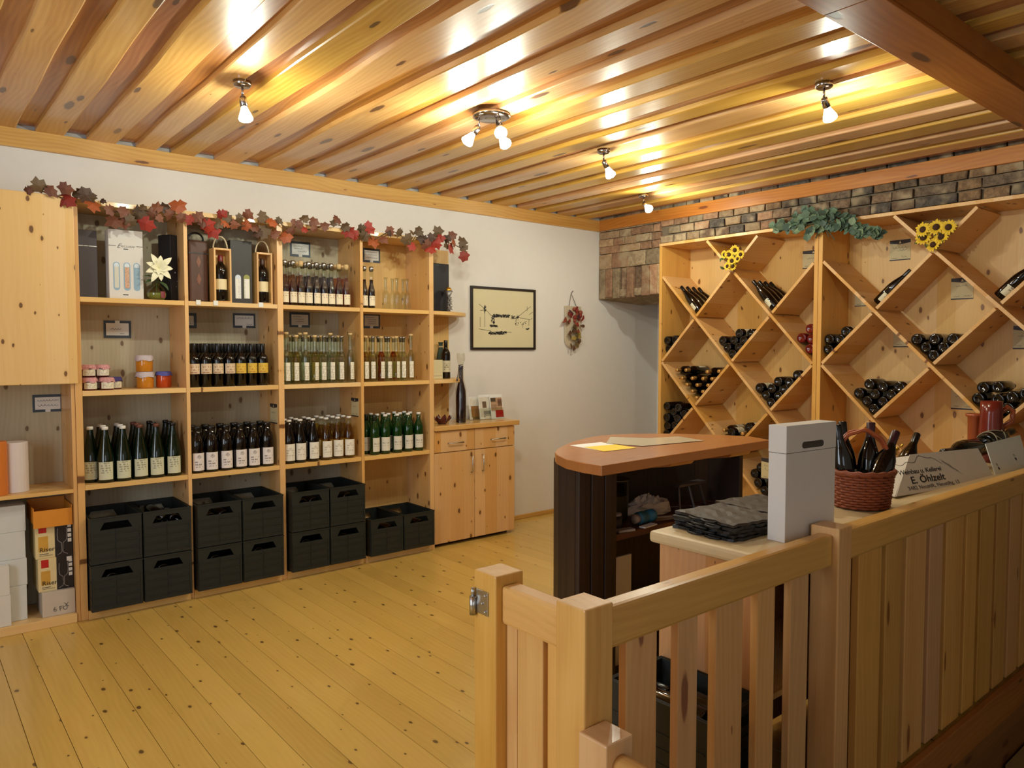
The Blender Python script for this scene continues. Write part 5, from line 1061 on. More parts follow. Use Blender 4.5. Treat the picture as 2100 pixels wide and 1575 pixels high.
c = Vector((2.52, 2.30, zh)); t = thing('dark_jar', 'small dark jar with pale lid left of the blue roll', 'jar', c); M().lathe([(0, 0), (.036, 0), (.038, .004), (.038, .055), (0, .055)], 18, Matrix.Translation(c)).build('jar', blk, t, True); M().lathe([(0, .055), (.034, .055), (.034, .066), (0, .068)], 18, Matrix.Translation(c)).build('lid', mat('lid_grey', (150, 148, 150), .4), t, True)
t = thing('display_stand', 'small grey metal stand with splayed legs inside the bar', 'stand', (3.16, 2.36, zh)); gm_ = mat('metal_grey', (92, 88, 92), .45, 0, Metallic=.4); M().box(3.04, 3.27, 2.33, 2.39, zh+.115, zh+.128).build('plate', gm_, t, bevel=.003)
for a, b in (((3.07, 2.36), (3.045, 2.33)), ((3.15, 2.36), (3.15, 2.32)), ((3.24, 2.36), (3.27, 2.34))): M().tube([(a[0], a[1], zh+.116), (b[0], b[1], zh)], .007, 6).build('leg', gm_, t)
solid('sign_board', 'plain pale blue-white board standing in the lower bar compartment', 'board', 2.446, 2.585, 2.25, 2.262, .0603, .56, mat('board_white', (196, 198, 212), .6, .02))
# flat dark paper bags piled on the counter
zc0 = .9023; bagm = mat('bag_brown', (44, 32, 20), .55, .12); bagk = mat('bag_black', (16, 14, 14), .5, .2)
ang = R(-22)
BAGS = []
for st, (cx0, cy0, n_, w_, d_) in enumerate(((2.105, 1.425, 5, .225, .250), (2.352, 1.440, 5, .235, .235))):
    for k in range(n_): BAGS.append((st, k, n_, cx0+(.006*((k*5) % 3)-.006), cy0+.005*((k*3) % 3), R(-4-3*((k*7) % 3)), w_, d_))
for st, k, n_, cx_, cy_, da, w_, d_ in BAGS:
    topmost = k == n_-1; zk = zc0+k*.0112
    lab = '%s flat %s carrier bag from the bottom, %s pile on the counter' % (ORD[k], 'brown' if topmost else 'black', ('left', 'right')[st])
    mx = Matrix.Translation((cx_, cy_, zk)) @ Matrix.Rotation(da, 4, 'Z'); t = thing('carrier_bag', lab, 'bag', (cx_, cy_, zk), 'flat carrier bags on the counter')
    m = M(); rr = random.Random(k+st*9); n = 11; top = []
    for i in range(n):
        for j in range(n):
            e_ = 0 if 0 < i < n-1 and 0 < j < n-1 else rr.uniform(-.006, .006); top.append((-w_/2+w_*i/(n-1)+e_, -d_/2+d_*j/(n-1)+e_, .0085+rr.uniform(-.0012, .0018)))
    vs = [mx @ Vector(q) for q in top]+[mx @ Vector((q[0], q[1], 0)) for q in top]; N = n*n; fs = [(i*n+j, i*n+j+1, (i+1)*n+j+1, (i+1)*n+j) for i in range(n-1) for j in range(n-1)]; fs += [tuple(N+q for q in f) for f in fs]
    edge = [i*n for i in range(n)]+[(n-1)*n+j for j in range(1, n)]+[i*n+n-1 for i in range(n-2, -1, -1)]+[j for j in range(n-2, 0, -1)]; fs += [(a, b, b+N, a+N) for a, b in zip(edge, edge[1:]+edge[:1])]; m.add(vs, fs); m.build('bag', bagm if topmost else bagk, t)
    if st == 0:
        for s in (-.05+.02*(k % 3), .02-.015*(k % 2)): M().tube([mx @ Vector((-w_/2+.003, s-.026, .004)), mx @ Vector((-w_/2-.012, s-.024, .004)), mx @ Vector((-w_/2-.019, s+.004, .0045)), mx @ Vector((-w_/2-.012, s+.028, .004)), mx @ Vector((-w_/2+.003, s+.032, .004))], .0036, 6).build('cord_handle', bagk, t, True)
# tall white bottle carton
yb0 = 1.206; a0 = on(1611, 1000, 1, yb0); ztop = on(1614, 874, 1, yb0).z; an = R(-4); dx_ = Vector((math.cos(an), math.sin(an), 0)); w = .1
for _ in range(40):
    u, v = proj(a0*1.0 if False else Vector((a0.x, yb0, ztop))+dx_*w); w += (1715-u)*.0004
mx = Matrix.Translation((a0.x, yb0, zc0)) @ Matrix.Rotation(an, 4, 'Z'); dp = .062; H_ = ztop-zc0
wb = props(M().box(0, w, 0, dp, 0, H_*.765-.001, mx).build('bottle_carton', carton_w, loc=(a0.x, yb0, zc0), bevel=.0015), 'tall white bottle carton with hand slot standing on the counter', 'box')
M().box(-.0008, w+.0008, -.0008, dp+.0008, H_*.765, H_, mx).build('lid', carton_w, wb, bevel=.0015); M().box(.0006, w-.0006, .0006, dp-.0006, H_*.765-.001, H_*.765, mx).build('seam', ink, wb)
s0, s1 = w*.34, w*.70; zz = H_*.82; ring = [(s1+.0105*math.cos(PI/2-PI*i/6), -.0012, zz+.0105*math.sin(PI/2-PI*i/6)) for i in range(7)] + [(s0-.0105*math.sin(PI*i/6), -.0012, zz-.0105*math.cos(PI*i/6)) for i in range(7)]
M().prism([mx @ Vector(q) for q in ring], mx.to_3x3() @ Vector((0, .0006, 0))).build('hand_slot', mat('slot_dark', (70, 64, 58), .8), wb)
# wicker basket with bottles
wick = mat('wicker', (136, 68, 36), .55, .35); wick2 = mat('wicker_dark', (104, 46, 26), .55, .3)
bc = Vector((2.815, 1.312, zc0)); t = thing('wicker_basket', 'reddish wicker basket with arched handle filled with wine bottles', 'basket', bc); bh = .135
ell = lambda a, s, z: (bc.x+s*.115*math.cos(a), bc.y+s*.110*math.sin(a), zc0+z)
m = M(); n = 40
m.add([ell(2*PI*i/n, .86+.14*(z/bh), z) for z in (.004, bh) for i in range(n)], [(i, (i+1) % n, n+(i+1) % n, n+i) for i in range(n)]+[tuple(range(n))]); m.build('inner_wall', wick2, t, True)
m = M()
for j in range(13):
    z = .010+j*(bh-.014)/12; m.tube([ell(2*PI*i/64, .86+.14*(z/bh)+.022*(1 if (i//2+j) % 2 else -1)+.012, z) for i in range(65)], .0056, 5, False)
props(m.build('weave', wick, t, True), kind='stuff'); m = M()
for i in range(32): m.tube([ell(2*PI*i/32, .868, .004), ell(2*PI*i/32, 1.012, bh)], .0035, 5)
props(m.build('stakes', wick2, t, True), kind='stuff'); 
m = M(); m.tube([ell(2*PI*i/48, 1.04+.018*math.sin(i*2.1), bh+.004+.003*math.cos(i*2.1)) for i in range(49)], .0095, 8, False); m.build('rim', wick, t, True)
hd = Vector((.80, -.60, 0)); m = M()
for o in (-.006, .006): m.tube([bc+hd*(-.112*math.cos(PI*i/24))+Vector((0, 0, bh-.02+.175*math.sin(PI*i/24)**.8))+Vector((o*.4, o, .003*math.sin(i*1.3+o*400))) for i in range(25)], .0075, 8)
m.build('handle', mat('wicker_handle', (168, 84, 44), .4, .3), t, True)
m = M()
m.lathe([(.0015, .0)], 3) if False else None
big = [(0, 0), (.034, 0), (.040, .008), (.040, .15), (.036, .185), (.024, .22), (.0155, .25), (.0150, .30), (0, .30)]
KIND['basket'] = kind(big, dk_black, [arc_label(.0405, .03, .12, R(60), L_wine), lat('capsule', [(.0152, .235), (.0158, .24), (.0158, .303), (.0135, .306), (0, .306)], mat('capsule_plum', (58, 26, 34), .3))])
KIND['basket_black'] = {'mesh': KIND['basket']['mesh'], 'parts': [KIND['basket']['parts'][0], lat('capsule', [(.0152, .235), (.0158, .24), (.0158, .303), (.0135, .306), (0, .306)], cap_black)]}
def leaned(k, x, y, z, dirv, label, roll=0.0):
    d = Vector(dirv).normalized(); x_ = d.orthogonal().normalized(); y_ = d.cross(x_); mx = Matrix((x_, y_, d)).transposed().to_4x4() @ Matrix.Rotation(roll, 4, 'Z'); mx.translation = (x, y, z); return bottle(k, 'wine_bottle', label, (x, y, z), None, 'bottles in the wicker basket', mx)
leaned('basket_black', bc.x-.056, bc.y+.022, zc0+.012, (-.10, .10, 1), 'leftmost black bottle standing in the wicker basket'); leaned('basket', bc.x-.030, bc.y-.050, zc0+.030, (.55, -.05, .80), 'front bottle with plum capsule leaning right in the wicker basket')
leaned('basket_black', bc.x+.020, bc.y+.058, zc0+.012, (.06, .12, 1), 'back black bottle standing in the wicker basket'); leaned('basket', bc.x+.052, bc.y+.0, zc0+.012, (.12, .02, 1), 'rightmost bottle with plum capsule in the wicker basket')
# long printed carton lying tilted on the counter and the handrail
Aq, Bq, Cq, Dq = on(1838, 1018, 1, 1.285), on(2043, 986, 1, 1.222), on(2018, 911, 1, 1.300), on(1866, 932, 1, 1.372)
dirx = (Bq-Aq).normalized(); W1 = (Bq-Aq).length; upn = (Dq-Aq)-dirx*(Dq-Aq).dot(dirx); hgt = upn.length; upn = upn/hgt; nf = dirx.cross(upn)
mx = Matrix((dirx, upn, nf)).transposed().to_4x4(); mx.translation = Aq
if nf.y > 0: mx = Matrix((dirx, upn, -nf)).transposed().to_4x4(); mx.translation = Aq; nf = -nf
t = thing('long_carton', 'long white wine carton printed with vine and lettering, lying tilted behind the railing', 'box', Aq); cg = mat('carton_print', (196, 188, 176), .7, .03); cg2 = mat('carton_print_cool', (206, 210, 204), .7, .03)
inn = -nf*.0035; QP = lambda nm, mt, pts, par=t: M().prism(pts, inn).build(nm, mt, par)
x2D = (Dq-Aq).dot(dirx); x2C = (Cq-Aq).dot(dirx)
PL = lambda x, y, d=0.0: mx @ Vector((x, y, d))
QP('front_panel', cg, [PL(0, 0), PL(W1, 0), PL(x2C, hgt), PL(x2D, hgt)])
E1, E2, E3, E4 = on(2046, 987, 1, 1.2205), on(2112, 964, 1, 1.196), on(2092, 892, 1, 1.290), on(2021, 910, 1, 1.2985); QP('front_panel', cg2, [E1, E2, E3, E4])
bkv = Vector((.10, .16, .0)).normalized()*.12; QP('bottom', cg, [PL(0, 0, -.004), PL(W1, 0, -.004), PL(W1, 0, -.004)+bkv, PL(0, 0, -.004)+bkv]); QP('end_panel', cg, [PL(0, .002, -.004), PL(0, .002, -.004)+bkv, PL(x2D*.8, hgt*.8, -.004)+bkv, PL(x2D, hgt*.98, -.004)])
T3 = lambda x, y: mx @ Matrix.Translation((x, y, .0008))
def fit(body, x0, x1, y, mt, **k):
    me = text_mesh(body, .03, mt, **k); xs_ = [v.co.x for v in me.vertices]; s = (x1-x0)/(max(xs_)-min(xs_)); me.transform(Matrix.Diagonal((s, s*.60, 1, 1))); me.transform(Matrix.Translation(-ORG[t.name]) @ T3(x0, y)); return link('lettering', me, t)
fit('Weinbau u. Kellerei', W1*.13, W1*.53, hgt*.49, ink, shear=.35, space=.92); fit('E. Öhlzelt', W1*.19, W1*.52, hgt*.24, ink, shear=.35, offset=.0004); fit('3482 Neustift, Neustiftg. 13', W1*.13, W1*.62, hgt*.09, ink_grey, shear=.1)
m = M(); vine = [(W1*(.10+.48*i/30), hgt*(.76+.035*math.sin(i*.75)+.16*math.exp(-((i-21)/6.0)**2)-(.10*max(0, i-26)/4))) for i in range(31)]
for a, b in zip(vine, vine[1:]):
    d = Vector((b[0]-a[0], b[1]-a[1])).normalized(); n2 = Vector((-d.y, d.x))*.0013; m.add([T3(a[0], a[1]) @ Vector((-n2.x, -n2.y, 0)), T3(b[0], b[1]) @ Vector((-n2.x, -n2.y, 0)), T3(b[0], b[1]) @ Vector((n2.x, n2.y, 0)), T3(a[0], a[1]) @ Vector((n2.x, n2.y, 0))], [(0, 1, 2, 3)])
m.build('vine_print', ink_grey, t)
def maple(s, deep=0.0):
    return [(s*r*math.cos(R(a)), s*r*math.sin(R(a))) for a, r in ((-90, .30), (-66, .70), (-42, .62-deep), (-12, .95), (12, .74-deep), (36, .98), (62, .78-deep), (90, 1.12), (118, .78-deep), (144, .98), (168, .74-deep), (192, .95), (222, .62-deep), (246, .70))]
M().face([T3(W1*.63+y*1.1+x*.5, hgt*.62-x*.2-y*.9) @ Vector((0, 0, 0)) for x, y in maple(W1*.062, .16)]).build('leaf_print', mat('print_leaf', (136, 128, 118), .7, .2), t)
ex = (E2-E1).normalized(); eu = ((E4-E1)-ex*(E4-E1).dot(ex)).normalized(); m2 = frame_mx(E1, ex, eu); ew = (E2-E1).length; eh = (E4-E1).dot(eu); so = .0008
for fx, fy in ((.20, .30), (.78, .40)):
    M().face([m2 @ Vector((ew*fx+x, eh*fy+y, so)) for x, y in ((-.009, 0), (0, .009), (.009, 0), (0, -.010))]).build('symbol', ink, t); text_part('lettering', '75', .016, ink_grey, t, m2 @ Matrix.Translation((ew*fx-.009, eh*fy+.014, so)))
# big bottles lying in the carton, their rope net, and gilt berries
bigb = [(0, .015), (.026, .004), (.042, 0), (.047, .008), (.047, .18), (.044, .215), (.034, .25), (.022, .28), (.0165, .31), (.0160, .36), (.018, .362), (.018, .38), (0, .38)]
KIND['magnum'] = kind(bigb, mat('glass_olive', (16, 15, 8), .05, 0, Specular_IOR_Level=.7), [lat('capsule', [(.0165, .305), (.0178, .308), (.0192, .365), (.0195, .384), (0, .385)], cap_black)])
def inbox(k, a, b, label):
    d = (Vector(b)-Vector(a)).normalized(); x_ = d.orthogonal().normalized(); y_ = d.cross(x_); q = Matrix((x_, y_, d)).transposed().to_4x4(); q.translation = a; return bottle(k, 'wine_bottle', label, a, None, None, q)
inbox('magnum', on(2012, 916, 1, 1.375), on(1875, 938, 1, 1.440), 'large dark bottle lying in the long carton, neck to the left')
o = inbox('magnum', on(2020, 908, 1, 1.372), on(2105, 872, 1, 1.36), 'second large dark bottle rising to the right from the carton')
inbox('basket_black', on(1838, 1000, 1, 1.43), on(1874, 908, 1, 1.43), 'black bottle leaning between the basket and the printed carton')
rope = mat('rope_grey', (150, 140, 116), .9, .1); net = M()
for z in (.035, .15): net.tube([((.0495)*math.cos(2*PI*i/20), .0495*math.sin(2*PI*i/20), z+.012*math.sin(4*PI*i/20)) for i in range(21)], .003, 6, False)
for k in range(4): net.tube([(.0495*math.cos(k*PI/2+.3*j), .0495*math.sin(k*PI/2+.3*j), .035+.115*j/5) for j in range(6)], .003, 6)
link('rope_net', net.mesh('rope_net', rope, True), o)
gold = mat('gold', (214, 166, 62), .22, 0, Metallic=.85); c = on(1838, 925, 1, 1.49); t = thing('gilt_sprig', 'little gilt berry sprig between basket and carton', 'ornament', (c.x, 1.49, c.z))
M().tube([(c.x-.02, 1.49, c.z-.06), (c.x-.01, 1.49, c.z-.01), (c.x+.02, 1.49, c.z+.008)], .002, 6).build('stem', gold, t)
for dx_, dz in ((-.022, -.006), (-.012, .006), (0, .004), (.010, .012), (.022, .006), (-.004, -.014), (.055, .018), (.064, .022)): M().ball((c.x+dx_, 1.49, c.z+dz), .006, 8).build('berry', gold, t, True)
M().tube([(c.x+.02, 1.49, c.z+.008), (c.x+.064, 1.49, c.z+.022)], .002, 6).build('stem', gold, t); M().tube([(c.x-.02, 1.49, c.z-.06), (c.x-.03, 1.49, zc0)], .002, 6).build('stem', gold, t)
# red-brown jug and cup behind the carton
jugm = mat('jug_glaze', (112, 38, 26), .16, .2); cl = mat('terracotta_glaze', (158, 78, 44), .25, .2)
yj = 1.40; c = on(2031, 910, 1, yj); zt_ = on(2031, 823, 1, yj).z; t = thing('stoneware_jug', 'tall dark red glazed jug with looped handle on the counter', 'jug', (c.x, yj, zc0)); Lj = lambda pr: M().lathe(pr, 22, Matrix.Translation((c.x, yj, zc0))); r = .052
hh = zt_-zc0; Lj([(0, 0), (r*1.05, 0), (r*1.12, .02), (r*1.1, hh*.5), (r, hh*.8), (r, hh), (r*.88, hh), (r*.88, hh*.7)]).build('body', jugm, t, True)
dv = Vector((.80, -.60, 0)); M().tube([Vector((c.x, yj, zc0+hh*.80))+dv*(r*.95), Vector((c.x, yj, zc0+hh*.90))+dv*(r*1.7), Vector((c.x, yj, zc0+hh*.84))+dv*(r*2.3), Vector((c.x, yj, zc0+hh*.66))+dv*(r*2.2), Vector((c.x, yj, zc0+hh*.55))+dv*(r*1.05)], .013, 10).build('handle', cl, t, True)
c2 = on(1998, 900, 1, 1.49); z2 = on(1995, 849, 1, 1.49).z; r2 = .040; hh = z2-zc0; t = thing('stoneware_beaker', 'flared terracotta beaker left of the dark red jug', 'cup', (c2.x, 1.49, zc0)); M().lathe([(0, 0), (r2*.72, 0), (r2*.74, .01), (r2*.86, hh*.92), (r2*1.12, hh*.95), (r2*1.14, hh), (r2*.95, hh), (r2*.8, hh*.9), (r2*.68, .02)], 22, Matrix.Translation((c2.x, 1.49, zc0))).build('body', cl, t, True)

# ================================================================== wall decoration
yp = YW-.001; a = on(964, 718, 1, yp); b = on(1096, 590, 1, yp); x0, x1, z0, z1 = a.x, b.x, 1.496, 2.027; t = thing('framed_picture', 'black-framed ink sketch of a village lane on the white wall', 'picture', (.5*(x0+x1), yp, z0)); fm = mat('frame_black', (34, 26, 24), .4, .05); fw_ = .020
for b_ in ((x0, x1, z0, z0+fw_), (x0, x1, z1-fw_, z1), (x0, x0+fw_, z0+fw_, z1-fw_), (x1-fw_, x1, z0+fw_, z1-fw_)): sub(t, 'frame_bar', fm, b_[0], b_[1], yp-.02, yp, b_[2], b_[3], bev=.002)
sub(t, 'sheet', mat('sketch_paper', (216, 206, 168), .6, .02), x0+fw_, x1-fw_, yp-.008, yp-.004, z0+fw_, z1-fw_); W, Hh = x1-x0, z1-z0; m = M(); rs = random.Random(12)
def strokes(x, y, w, h, n, ln, th=.0030, slope=0.0):
    for _ in range(n):
        cx_, cy_ = x+rs.uniform(-w, w), y+rs.uniform(-h, h); an_ = slope+rs.uniform(-.7, .7); l2 = ln*rs.uniform(.5, 1.3); d = Vector((math.cos(an_), math.sin(an_)))*l2*.5; q = Vector((-d.y, d.x)).normalized()*th*.5*rs.uniform(.5, 1.3)
        m.face([(x0+(cx_)*W+s*d.x+k*q.x, yp-.0085-rs.random()*.0004, z0+(cy_)*Hh+s*d.y+k*q.y) for s, k in ((-1, -1), (1, -1), (1, 1), (-1, 1))])
def pen(pts, th=.0035):
    for (xa, ya), (xb, yb_) in zip(pts, pts[1:]):
        a_ = Vector((x0+xa*W, 0, z0+ya*Hh)); b2 = Vector((x0+xb*W, 0, z0+yb_*Hh)); d = b2-a_; q = Vector((-d.z, 0, d.x)).normalized()*th*.5; y_ = Vector((0, yp-.0084, 0)); m.face([a_-q+y_, b2-q+y_, b2+q+y_, a_+q+y_])
strokes(.42, .545, .09, .022, 60, .022, .006); strokes(.54, .545, .05, .02, 36, .020, .006); strokes(.40, .27, .13, .022, 80, .024, .006); strokes(.34, .38, .05, .014, 34, .026, .005, -.2); strokes(.67, .53, .06, .025, 30, .018, .005, .6); strokes(.88, .345, .02, .006, 16, .02, .005, .3); strokes(.21, .64, .012, .05, 20, .02, .005, 1.4); strokes(.33, .47, .025, .045, 26, .018, .005, -1); strokes(.70, .45, .03, .05, 16, .012, .004); strokes(.80, .44, .06, .03, 14, .010, .004)
for p_ in (((.12, .72), (.22, .64), (.30, .55), (.36, .51)), ((.14, .62), (.21, .63)), ((.14, .36), (.14, .52)), ((.21, .36), (.21, .60)), ((.70, .52), (.88, .68), (.93, .72)), ((.87, .64), (.87, .72)), ((.72, .53), (.80, .52), (.92, .50)), ((.93, .50), (.95, .53)), ((.90, .58), (.96, .63)), ((.12, .33), (.30, .30)), ((.45, .29), (.62, .285)), ((.80, .42), (.80, .36)), ((.90, .50), (.90, .40))): pen(p_)
props(m.build('ink_strokes', ink, t), kind='stuff')
# hanging glass tile with dried flowers
c = on(1171, 597, 1, yp); top_z = on(1172, 628, 1, yp).z; bot = on(1172, 715, 1, yp).z; xa, xb = on(1156, 660, 1, yp).x, on(1188.5, 660, 1, yp).x; xm = .5*(xa+xb); w = xb-xa; t = thing('hanging_tile', 'hanging pale tile decorated with dried red flowers and leaves', 'ornament', (xm, yp, bot))
ring = [(xa, yp-.020, top_z), (xa, yp-.020, bot+w*.42)] + [(xm-w/2*math.cos(PI*i/10), yp-.020, bot+w*.42-w*.42*math.sin(PI*i/10)) for i in range(1, 10)] + [(xb, yp-.020, bot+w*.42), (xb, yp-.020, top_z)]
M().prism(ring, (0, .012, 0)).build('tile', mat('tile_pale', (196, 182, 158), .3, .06), t, bevel=.003); cord = mat('cord_dark', (70, 60, 50), .8)
M().tube([(xa+w*.27, yp-.014, top_z-.004), (c.x-.004, yp-.006, c.z-.02), (xb-w*.27, yp-.014, top_z-.004)], .0028, 6).build('cord', cord, t); M().tube([(c.x-.004, yp-.006, c.z-.022), (c.x+.016, yp-.012, c.z+.004)], .003, 6).build('nail', cord, t)
rd = random.Random(6); cols = [mat('dried_red', (126, 34, 26), .7, .3), mat('dried_rust', (132, 62, 40), .7, .3), mat('dried_plum', (70, 26, 34), .7, .3), mat('dried_olive', (98, 82, 44), .8, .3), mat('dried_brown', (88, 58, 36), .8, .3), mat('dried_yellow', (150, 128, 56), .8, .2)]
for i in range(46):
    k = i/45; zz = top_z-.02-(top_z-bot-.05)*k; xx = xm+rd.uniform(-.36, .40)*w; ci = rd.choice((0, 0, 1, 2)) if k < .38 else rd.choice((1, 2, 4, 3)) if k < .68 else rd.choice((3, 4, 5, 3)); m = M()
    if k < .34 and i % 2: m.ball((xx, yp-.034, zz), rd.uniform(.014, .024), 7)
    else:
        a_ = rd.uniform(0, 2*PI); petal(m, (xx, yp-.030-rd.random()*.008, zz), (math.cos(a_), -.25, math.sin(a_)), (0, -1, 0), rd.uniform(.045, .07), rd.uniform(.026, .04))
    m.build('dried_flower', cols[ci], t, True)
m = M(); petal(m, (xa+.012, yp-.03, top_z-.12), (-.8, -.2, -.45), (0, -1, .2), .085, .03); m.build('ribbon_loop', cols[1], t, True); m = M(); petal(m, (xa+.0, yp-.03, top_z-.10), (-.65, -.2, -.8), (0, -1, .2), .075, .03); m.build('ribbon_loop', cols[1], t, True)

# ================================================================== autumn leaf garland over the shelving
def leafmat(n, c1, c2):
    t = NT(n); oc = t.n('ShaderNodeTexCoord').outputs['Object']; rn = t.n('ShaderNodeObjectInfo').outputs['Random']; f = t.mapr(t.noise(t.scale(oc, (28, 28, 28)), 3), .35, .68); hs = t.n('ShaderNodeHueSaturation'); t.l(t.mix(f, lin(c1), lin(c2)), hs.inputs['Color']); t.l(t.math('ADD', .75, t.math('MULTIPLY', rn, .5)), hs.inputs['Value'])
    return t.done(t.bsdf(hs.outputs[0], .6).outputs[0])
LM = {'r': leafmat('leaf_red', (166, 34, 24), (112, 52, 36)), 'b': leafmat('leaf_brown', (122, 62, 44), (96, 68, 46)), 'o': leafmat('leaf_olive', (86, 78, 50), (104, 66, 46)), 'n': leafmat('leaf_orange', (168, 84, 34), (120, 56, 34)), 'd': leafmat('leaf_dark', (62, 38, 30), (80, 56, 38))}
raw = []
for s, ox, oy, L in ((5.25, 0, 360, '300,160,b,s 420,110,o,l 550,170,b,m 700,140,b,m 710,260,r,l 850,190,o,m 930,210,d,l 1000,310,n,l 960,240,o,m 1110,275,d,t 1190,370,b,m 1225,490,b,l 1340,510,b,m 1410,490,o,m 1540,345,o,s 1500,430,o,l 1570,520,r,l 1690,340,b,m 1720,460,b,s 1790,345,d,m 1920,330,n,l 1340,400,b,m 1640,400,b,m 1830,420,b,m 1960,460,b,m'),
                     (5.25, 360, 400, '150,260,r,m 240,240,b,m 340,330,r,l 400,390,r,l 500,210,r,m 550,235,o,m 540,300,n,m 690,250,o,s 780,210,b,m 640,320,b,m 760,330,n,m 850,350,b,m 940,235,o,m 960,390,o,l 1040,290,n,m 1070,420,b,m 1110,275,o,s 1190,450,n,l 1250,390,b,m 1330,320,b,m 1390,250,o,m 1390,370,r,s 1490,290,b,m 1500,360,b,m 1610,335,b,m 1740,265,b,m 1700,300,o,s 1830,340,o,m 1870,400,r,l 1920,430,r,m 2040,445,o,m 2075,345,r,m 450,310,o,m 300,290,b,m 880,400,d,m 1280,300,b,s'),
                     (7.5, 720, 440, '160,215,o,m 280,215,r,l 190,320,o,m 340,420,n,l 500,385,b,m 600,250,b,m 600,290,d,s 750,280,o,m 860,385,o,l 940,490,r,m 945,275,o,s 1040,260,o,m 1110,375,d,l 1170,470,b,l 1230,355,d,m 1210,520,r,l 1310,440,r,l 1340,265,o,l 1380,370,r,m 1480,375,d,m 1560,325,b,m 1545,520,r,l 1590,440,n,m 1720,420,o,l 1730,520,o,m 1740,640,r,l 1480,480,o,m')):
    for tok in L.split(): u, v, c_, z_ = tok.split(','); raw.append((float(u)/s+ox, float(v)/s+oy, c_, z_))
raw.sort()
gp = on(520, 450, 1, 4.58); t = thing('leaf_garland', 'autumn garland of red, brown and olive leaves over the shelf top', 'garland', (gp.x, 4.58, gp.z)); rl_ = random.Random(31)
LEAFM = {}
def leaf_mesh(v, col):
    if (v, col) in LEAFM: return LEAFM[(v, col)]
    rr = random.Random(v); ring = [(x*(1+rr.uniform(-.12, .12)), y*(1+rr.uniform(-.1, .1))) for x, y in maple(1.0)]; m = M(); cz = rr.uniform(.05, .25)
    for side in (1,): m.add([(x, y, -cz*abs(x)-.2*max(0, y)**2*rr.random()) for x, y in ring]+[(0, .15, .08)], [(i, (i+1) % 14, 14) for i in range(14)])
    m.v = [(x, y-(-.22), z) for x, y, z in m.v]; LEAFM[(v, col)] = m.mesh('leaf', LM[col], False); return LEAFM[(v, col)]
stem_pts = []
ytop = YF-.012
for i, (u, v, c_, z_) in enumerate(raw):
    yy = ytop-.022-rl_.random()*.030 if v > 380 else ytop; p = on(u, v, 1, yy)
    size = {'t': .022, 's': .032, 'm': .043, 'l': .056}[z_]; o = bpy.data.objects.new('leaf', leaf_mesh(i % 7, c_)); COL.objects.link(o); o.parent = t
    nrm = Vector((rl_.uniform(-.9, .5), -1, rl_.uniform(-.5, .7))).normalized(); tip = Vector((rl_.uniform(-1, 1), 0, rl_.uniform(-1.2, .5))); tip = (tip-nrm*tip.dot(nrm)).normalized(); x_ = tip.cross(nrm); q = Matrix((x_, tip, nrm)).transposed().to_4x4(); q.translation = p-Vector(t.location)-tip*size*.4
    o.matrix_local = q @ Matrix.Diagonal((size*rl_.uniform(.75, 1.05), size, size, 1))
    if i % 2 == 0: stem_pts.append((p.x, ytop-.018+.006*math.sin(i), max(2.250, min(2.335, p.z))))
M().tube(stem_pts, .0035, 6).build('stem', mat('stem_brown', (92, 66, 40), .8), t)
# ---- eucalyptus spray on the rack
ev = [leafmat('euca_1', (96, 118, 92), (70, 94, 74)), leafmat('euca_2', (126, 142, 112), (90, 112, 84)), leafmat('euca_3', (64, 86, 76), (88, 108, 90))]; m = M(); m.add([(0, 0, 0), (.45, .3, .08), (.5, .7, .1), (0, 1.1, 0), (-.5, .7, .1), (-.45, .3, .08), (0, .55, .0)], [(0, 1, 6), (1, 2, 6), (2, 3, 6), (3, 4, 6), (4, 5, 6), (5, 0, 6)]); em = []
for k in ev: em.append(m.mesh('leaf', k, False))
xg = XR0-.03; cen_ = on(1690, 462, 0, xg); t = thing('eucalyptus_spray', 'grey-green artificial eucalyptus spray over the rack centre post', 'plant', (xg, cen_.y, cen_.z)); rg = random.Random(9); shape = [(1592, 466, 8), (1612, 463, 14), (1640, 462, 20), (1670, 458, 26), (1690, 454, 28), (1712, 458, 24), (1735, 468, 18), (1760, 476, 10), (1785, 480, 6), (1800, 478, 4)]
for i in range(230):
    k = rg.random()*(len(shape)-1.001); a = int(k); f = k-a; u = shape[a][0]*(1-f)+shape[a+1][0]*f; v = shape[a][1]*(1-f)+shape[a+1][1]*f; sp_ = shape[a][2]*(1-f)+shape[a+1][2]*f; v += rg.uniform(-1, .85)*sp_; p = on(u+rg.uniform(-4, 4), v, 0, xg-rg.random()*.05*min(1, sp_/18)); o = bpy.data.objects.new('leaf', em[rg.choice((0, 0, 1, 2, 2))]); COL.objects.link(o); o.parent = t
    nrm = Vector((-1, rg.uniform(-.8, .8), rg.uniform(-.4, 1.1))).normalized(); tip = Vector((0, (1690-u)/90+rg.uniform(-.7, .7), rg.uniform(-.4, 1)))
    tip = (tip-nrm*tip.dot(nrm)).normalized(); x_ = tip.cross(nrm); s = rg.uniform(.040, .062); q = Matrix((x_, tip, nrm)).transposed().to_4x4(); q.translation = p-Vector(t.location); o.matrix_local = q @ Matrix.Diagonal((s, s, s, 1))
M().tube([on(u, v, 0, xg-.012) for u, v, _ in shape], .005, 6).build('stem', mat('euca_stem', (72, 80, 60), .8), t)
for u, v in ((1700, 486), (1712, 492), (1672, 488)): M().tube([on(1690, 462, 0, xg-.01), on(u, v, 0, xg-.012)], .0035, 5).build('stem', mat('euca_stem', (72, 80, 60), .8), t)
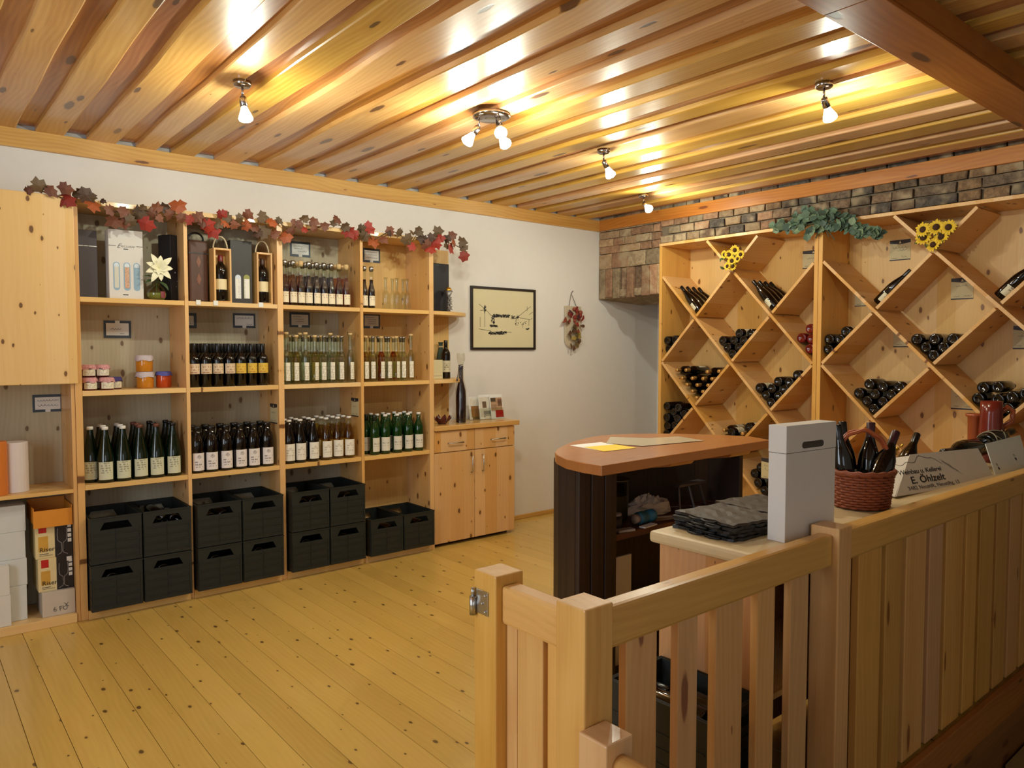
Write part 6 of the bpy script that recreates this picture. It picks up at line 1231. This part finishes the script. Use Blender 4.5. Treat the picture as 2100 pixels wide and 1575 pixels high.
# ---- sunflower bunches in the lattice
yel = mat('petal_yellow', (226, 186, 34), .6, .1); seed = mat('seed_brown', (62, 34, 14), .9, .2)
def bunch(flowers, label, stem_to):
    xg = XR0-.022; c0 = on(*stem_to, 0, XR0+.02); t = thing('sunflower_bunch', label, 'flowers', (xg, c0.y, c0.z)); rr = random.Random(len(flowers)); gs = mat('stem_green', (70, 84, 40), .8)
    for u, v, s in flowers:
        p = on(u, v, 0, xg-rr.random()*.02); n_ = Vector((-1, rr.uniform(-.25, .25), rr.uniform(-.1, .3))).normalized(); a1 = n_.cross(Vector((0, 0, 1))).normalized(); a2 = n_.cross(a1); m = M()
        for k in range(15):
            a_ = 2*PI*k/15+rr.random()*.2; d = a1*math.cos(a_)+a2*math.sin(a_); petal(m, p+d*s*.32, d+n_*.15, n_, s*.75*rr.uniform(.85, 1.1), s*.36, .2)
        f = m.build('flower', yel, t); M().ball(p+n_*.003, s*.44, 8, (.35, 1, 1) if False else (.5, 1, 1)).build('centre', seed, f, True); M().tube([p+Vector((.012, 0, 0)), (XR0-.006, c0.y+(p.y-c0.y)*.3, c0.z+.02), c0], .0022, 5).build('stem', gs, t)
    m = M(); rr2 = random.Random(3)
    for k in range(6): petal(m, on(flowers[k % len(flowers)][0]+rr2.uniform(-8, 8), flowers[k % len(flowers)][1]+6, 0, xg+.008), (-.3, rr2.uniform(-1, 1), rr2.uniform(-1, .4)), (-1, 0, 0), .045, .022)
    m.build('leaves', gs, t)
bunch([(1486, 522, .036), (1507, 513, .040), (1519, 522, .036), (1495, 522, .038), (1501, 535, .040), (1492, 546, .034), (1503, 547, .032), (1513, 531, .030)], 'small sunflower bunch in the left rack section', (1501, 556))
bunch([(1893, 471, .048), (1920, 466, .050), (1945, 466, .048), (1894, 488, .050), (1931, 486, .050), (1914, 502, .046)], 'larger sunflower bunch in the right rack section', (1918, 515))
for o in SC.objects:
    if o.name.split('.')[0] in ('handwriting', 'emblem', 'ribs', 'feet', 'vine_print', 'leaves', 'lettering') and o.parent is not None and len(o.data.polygons) > 3: o['kind'] = 'stuff'
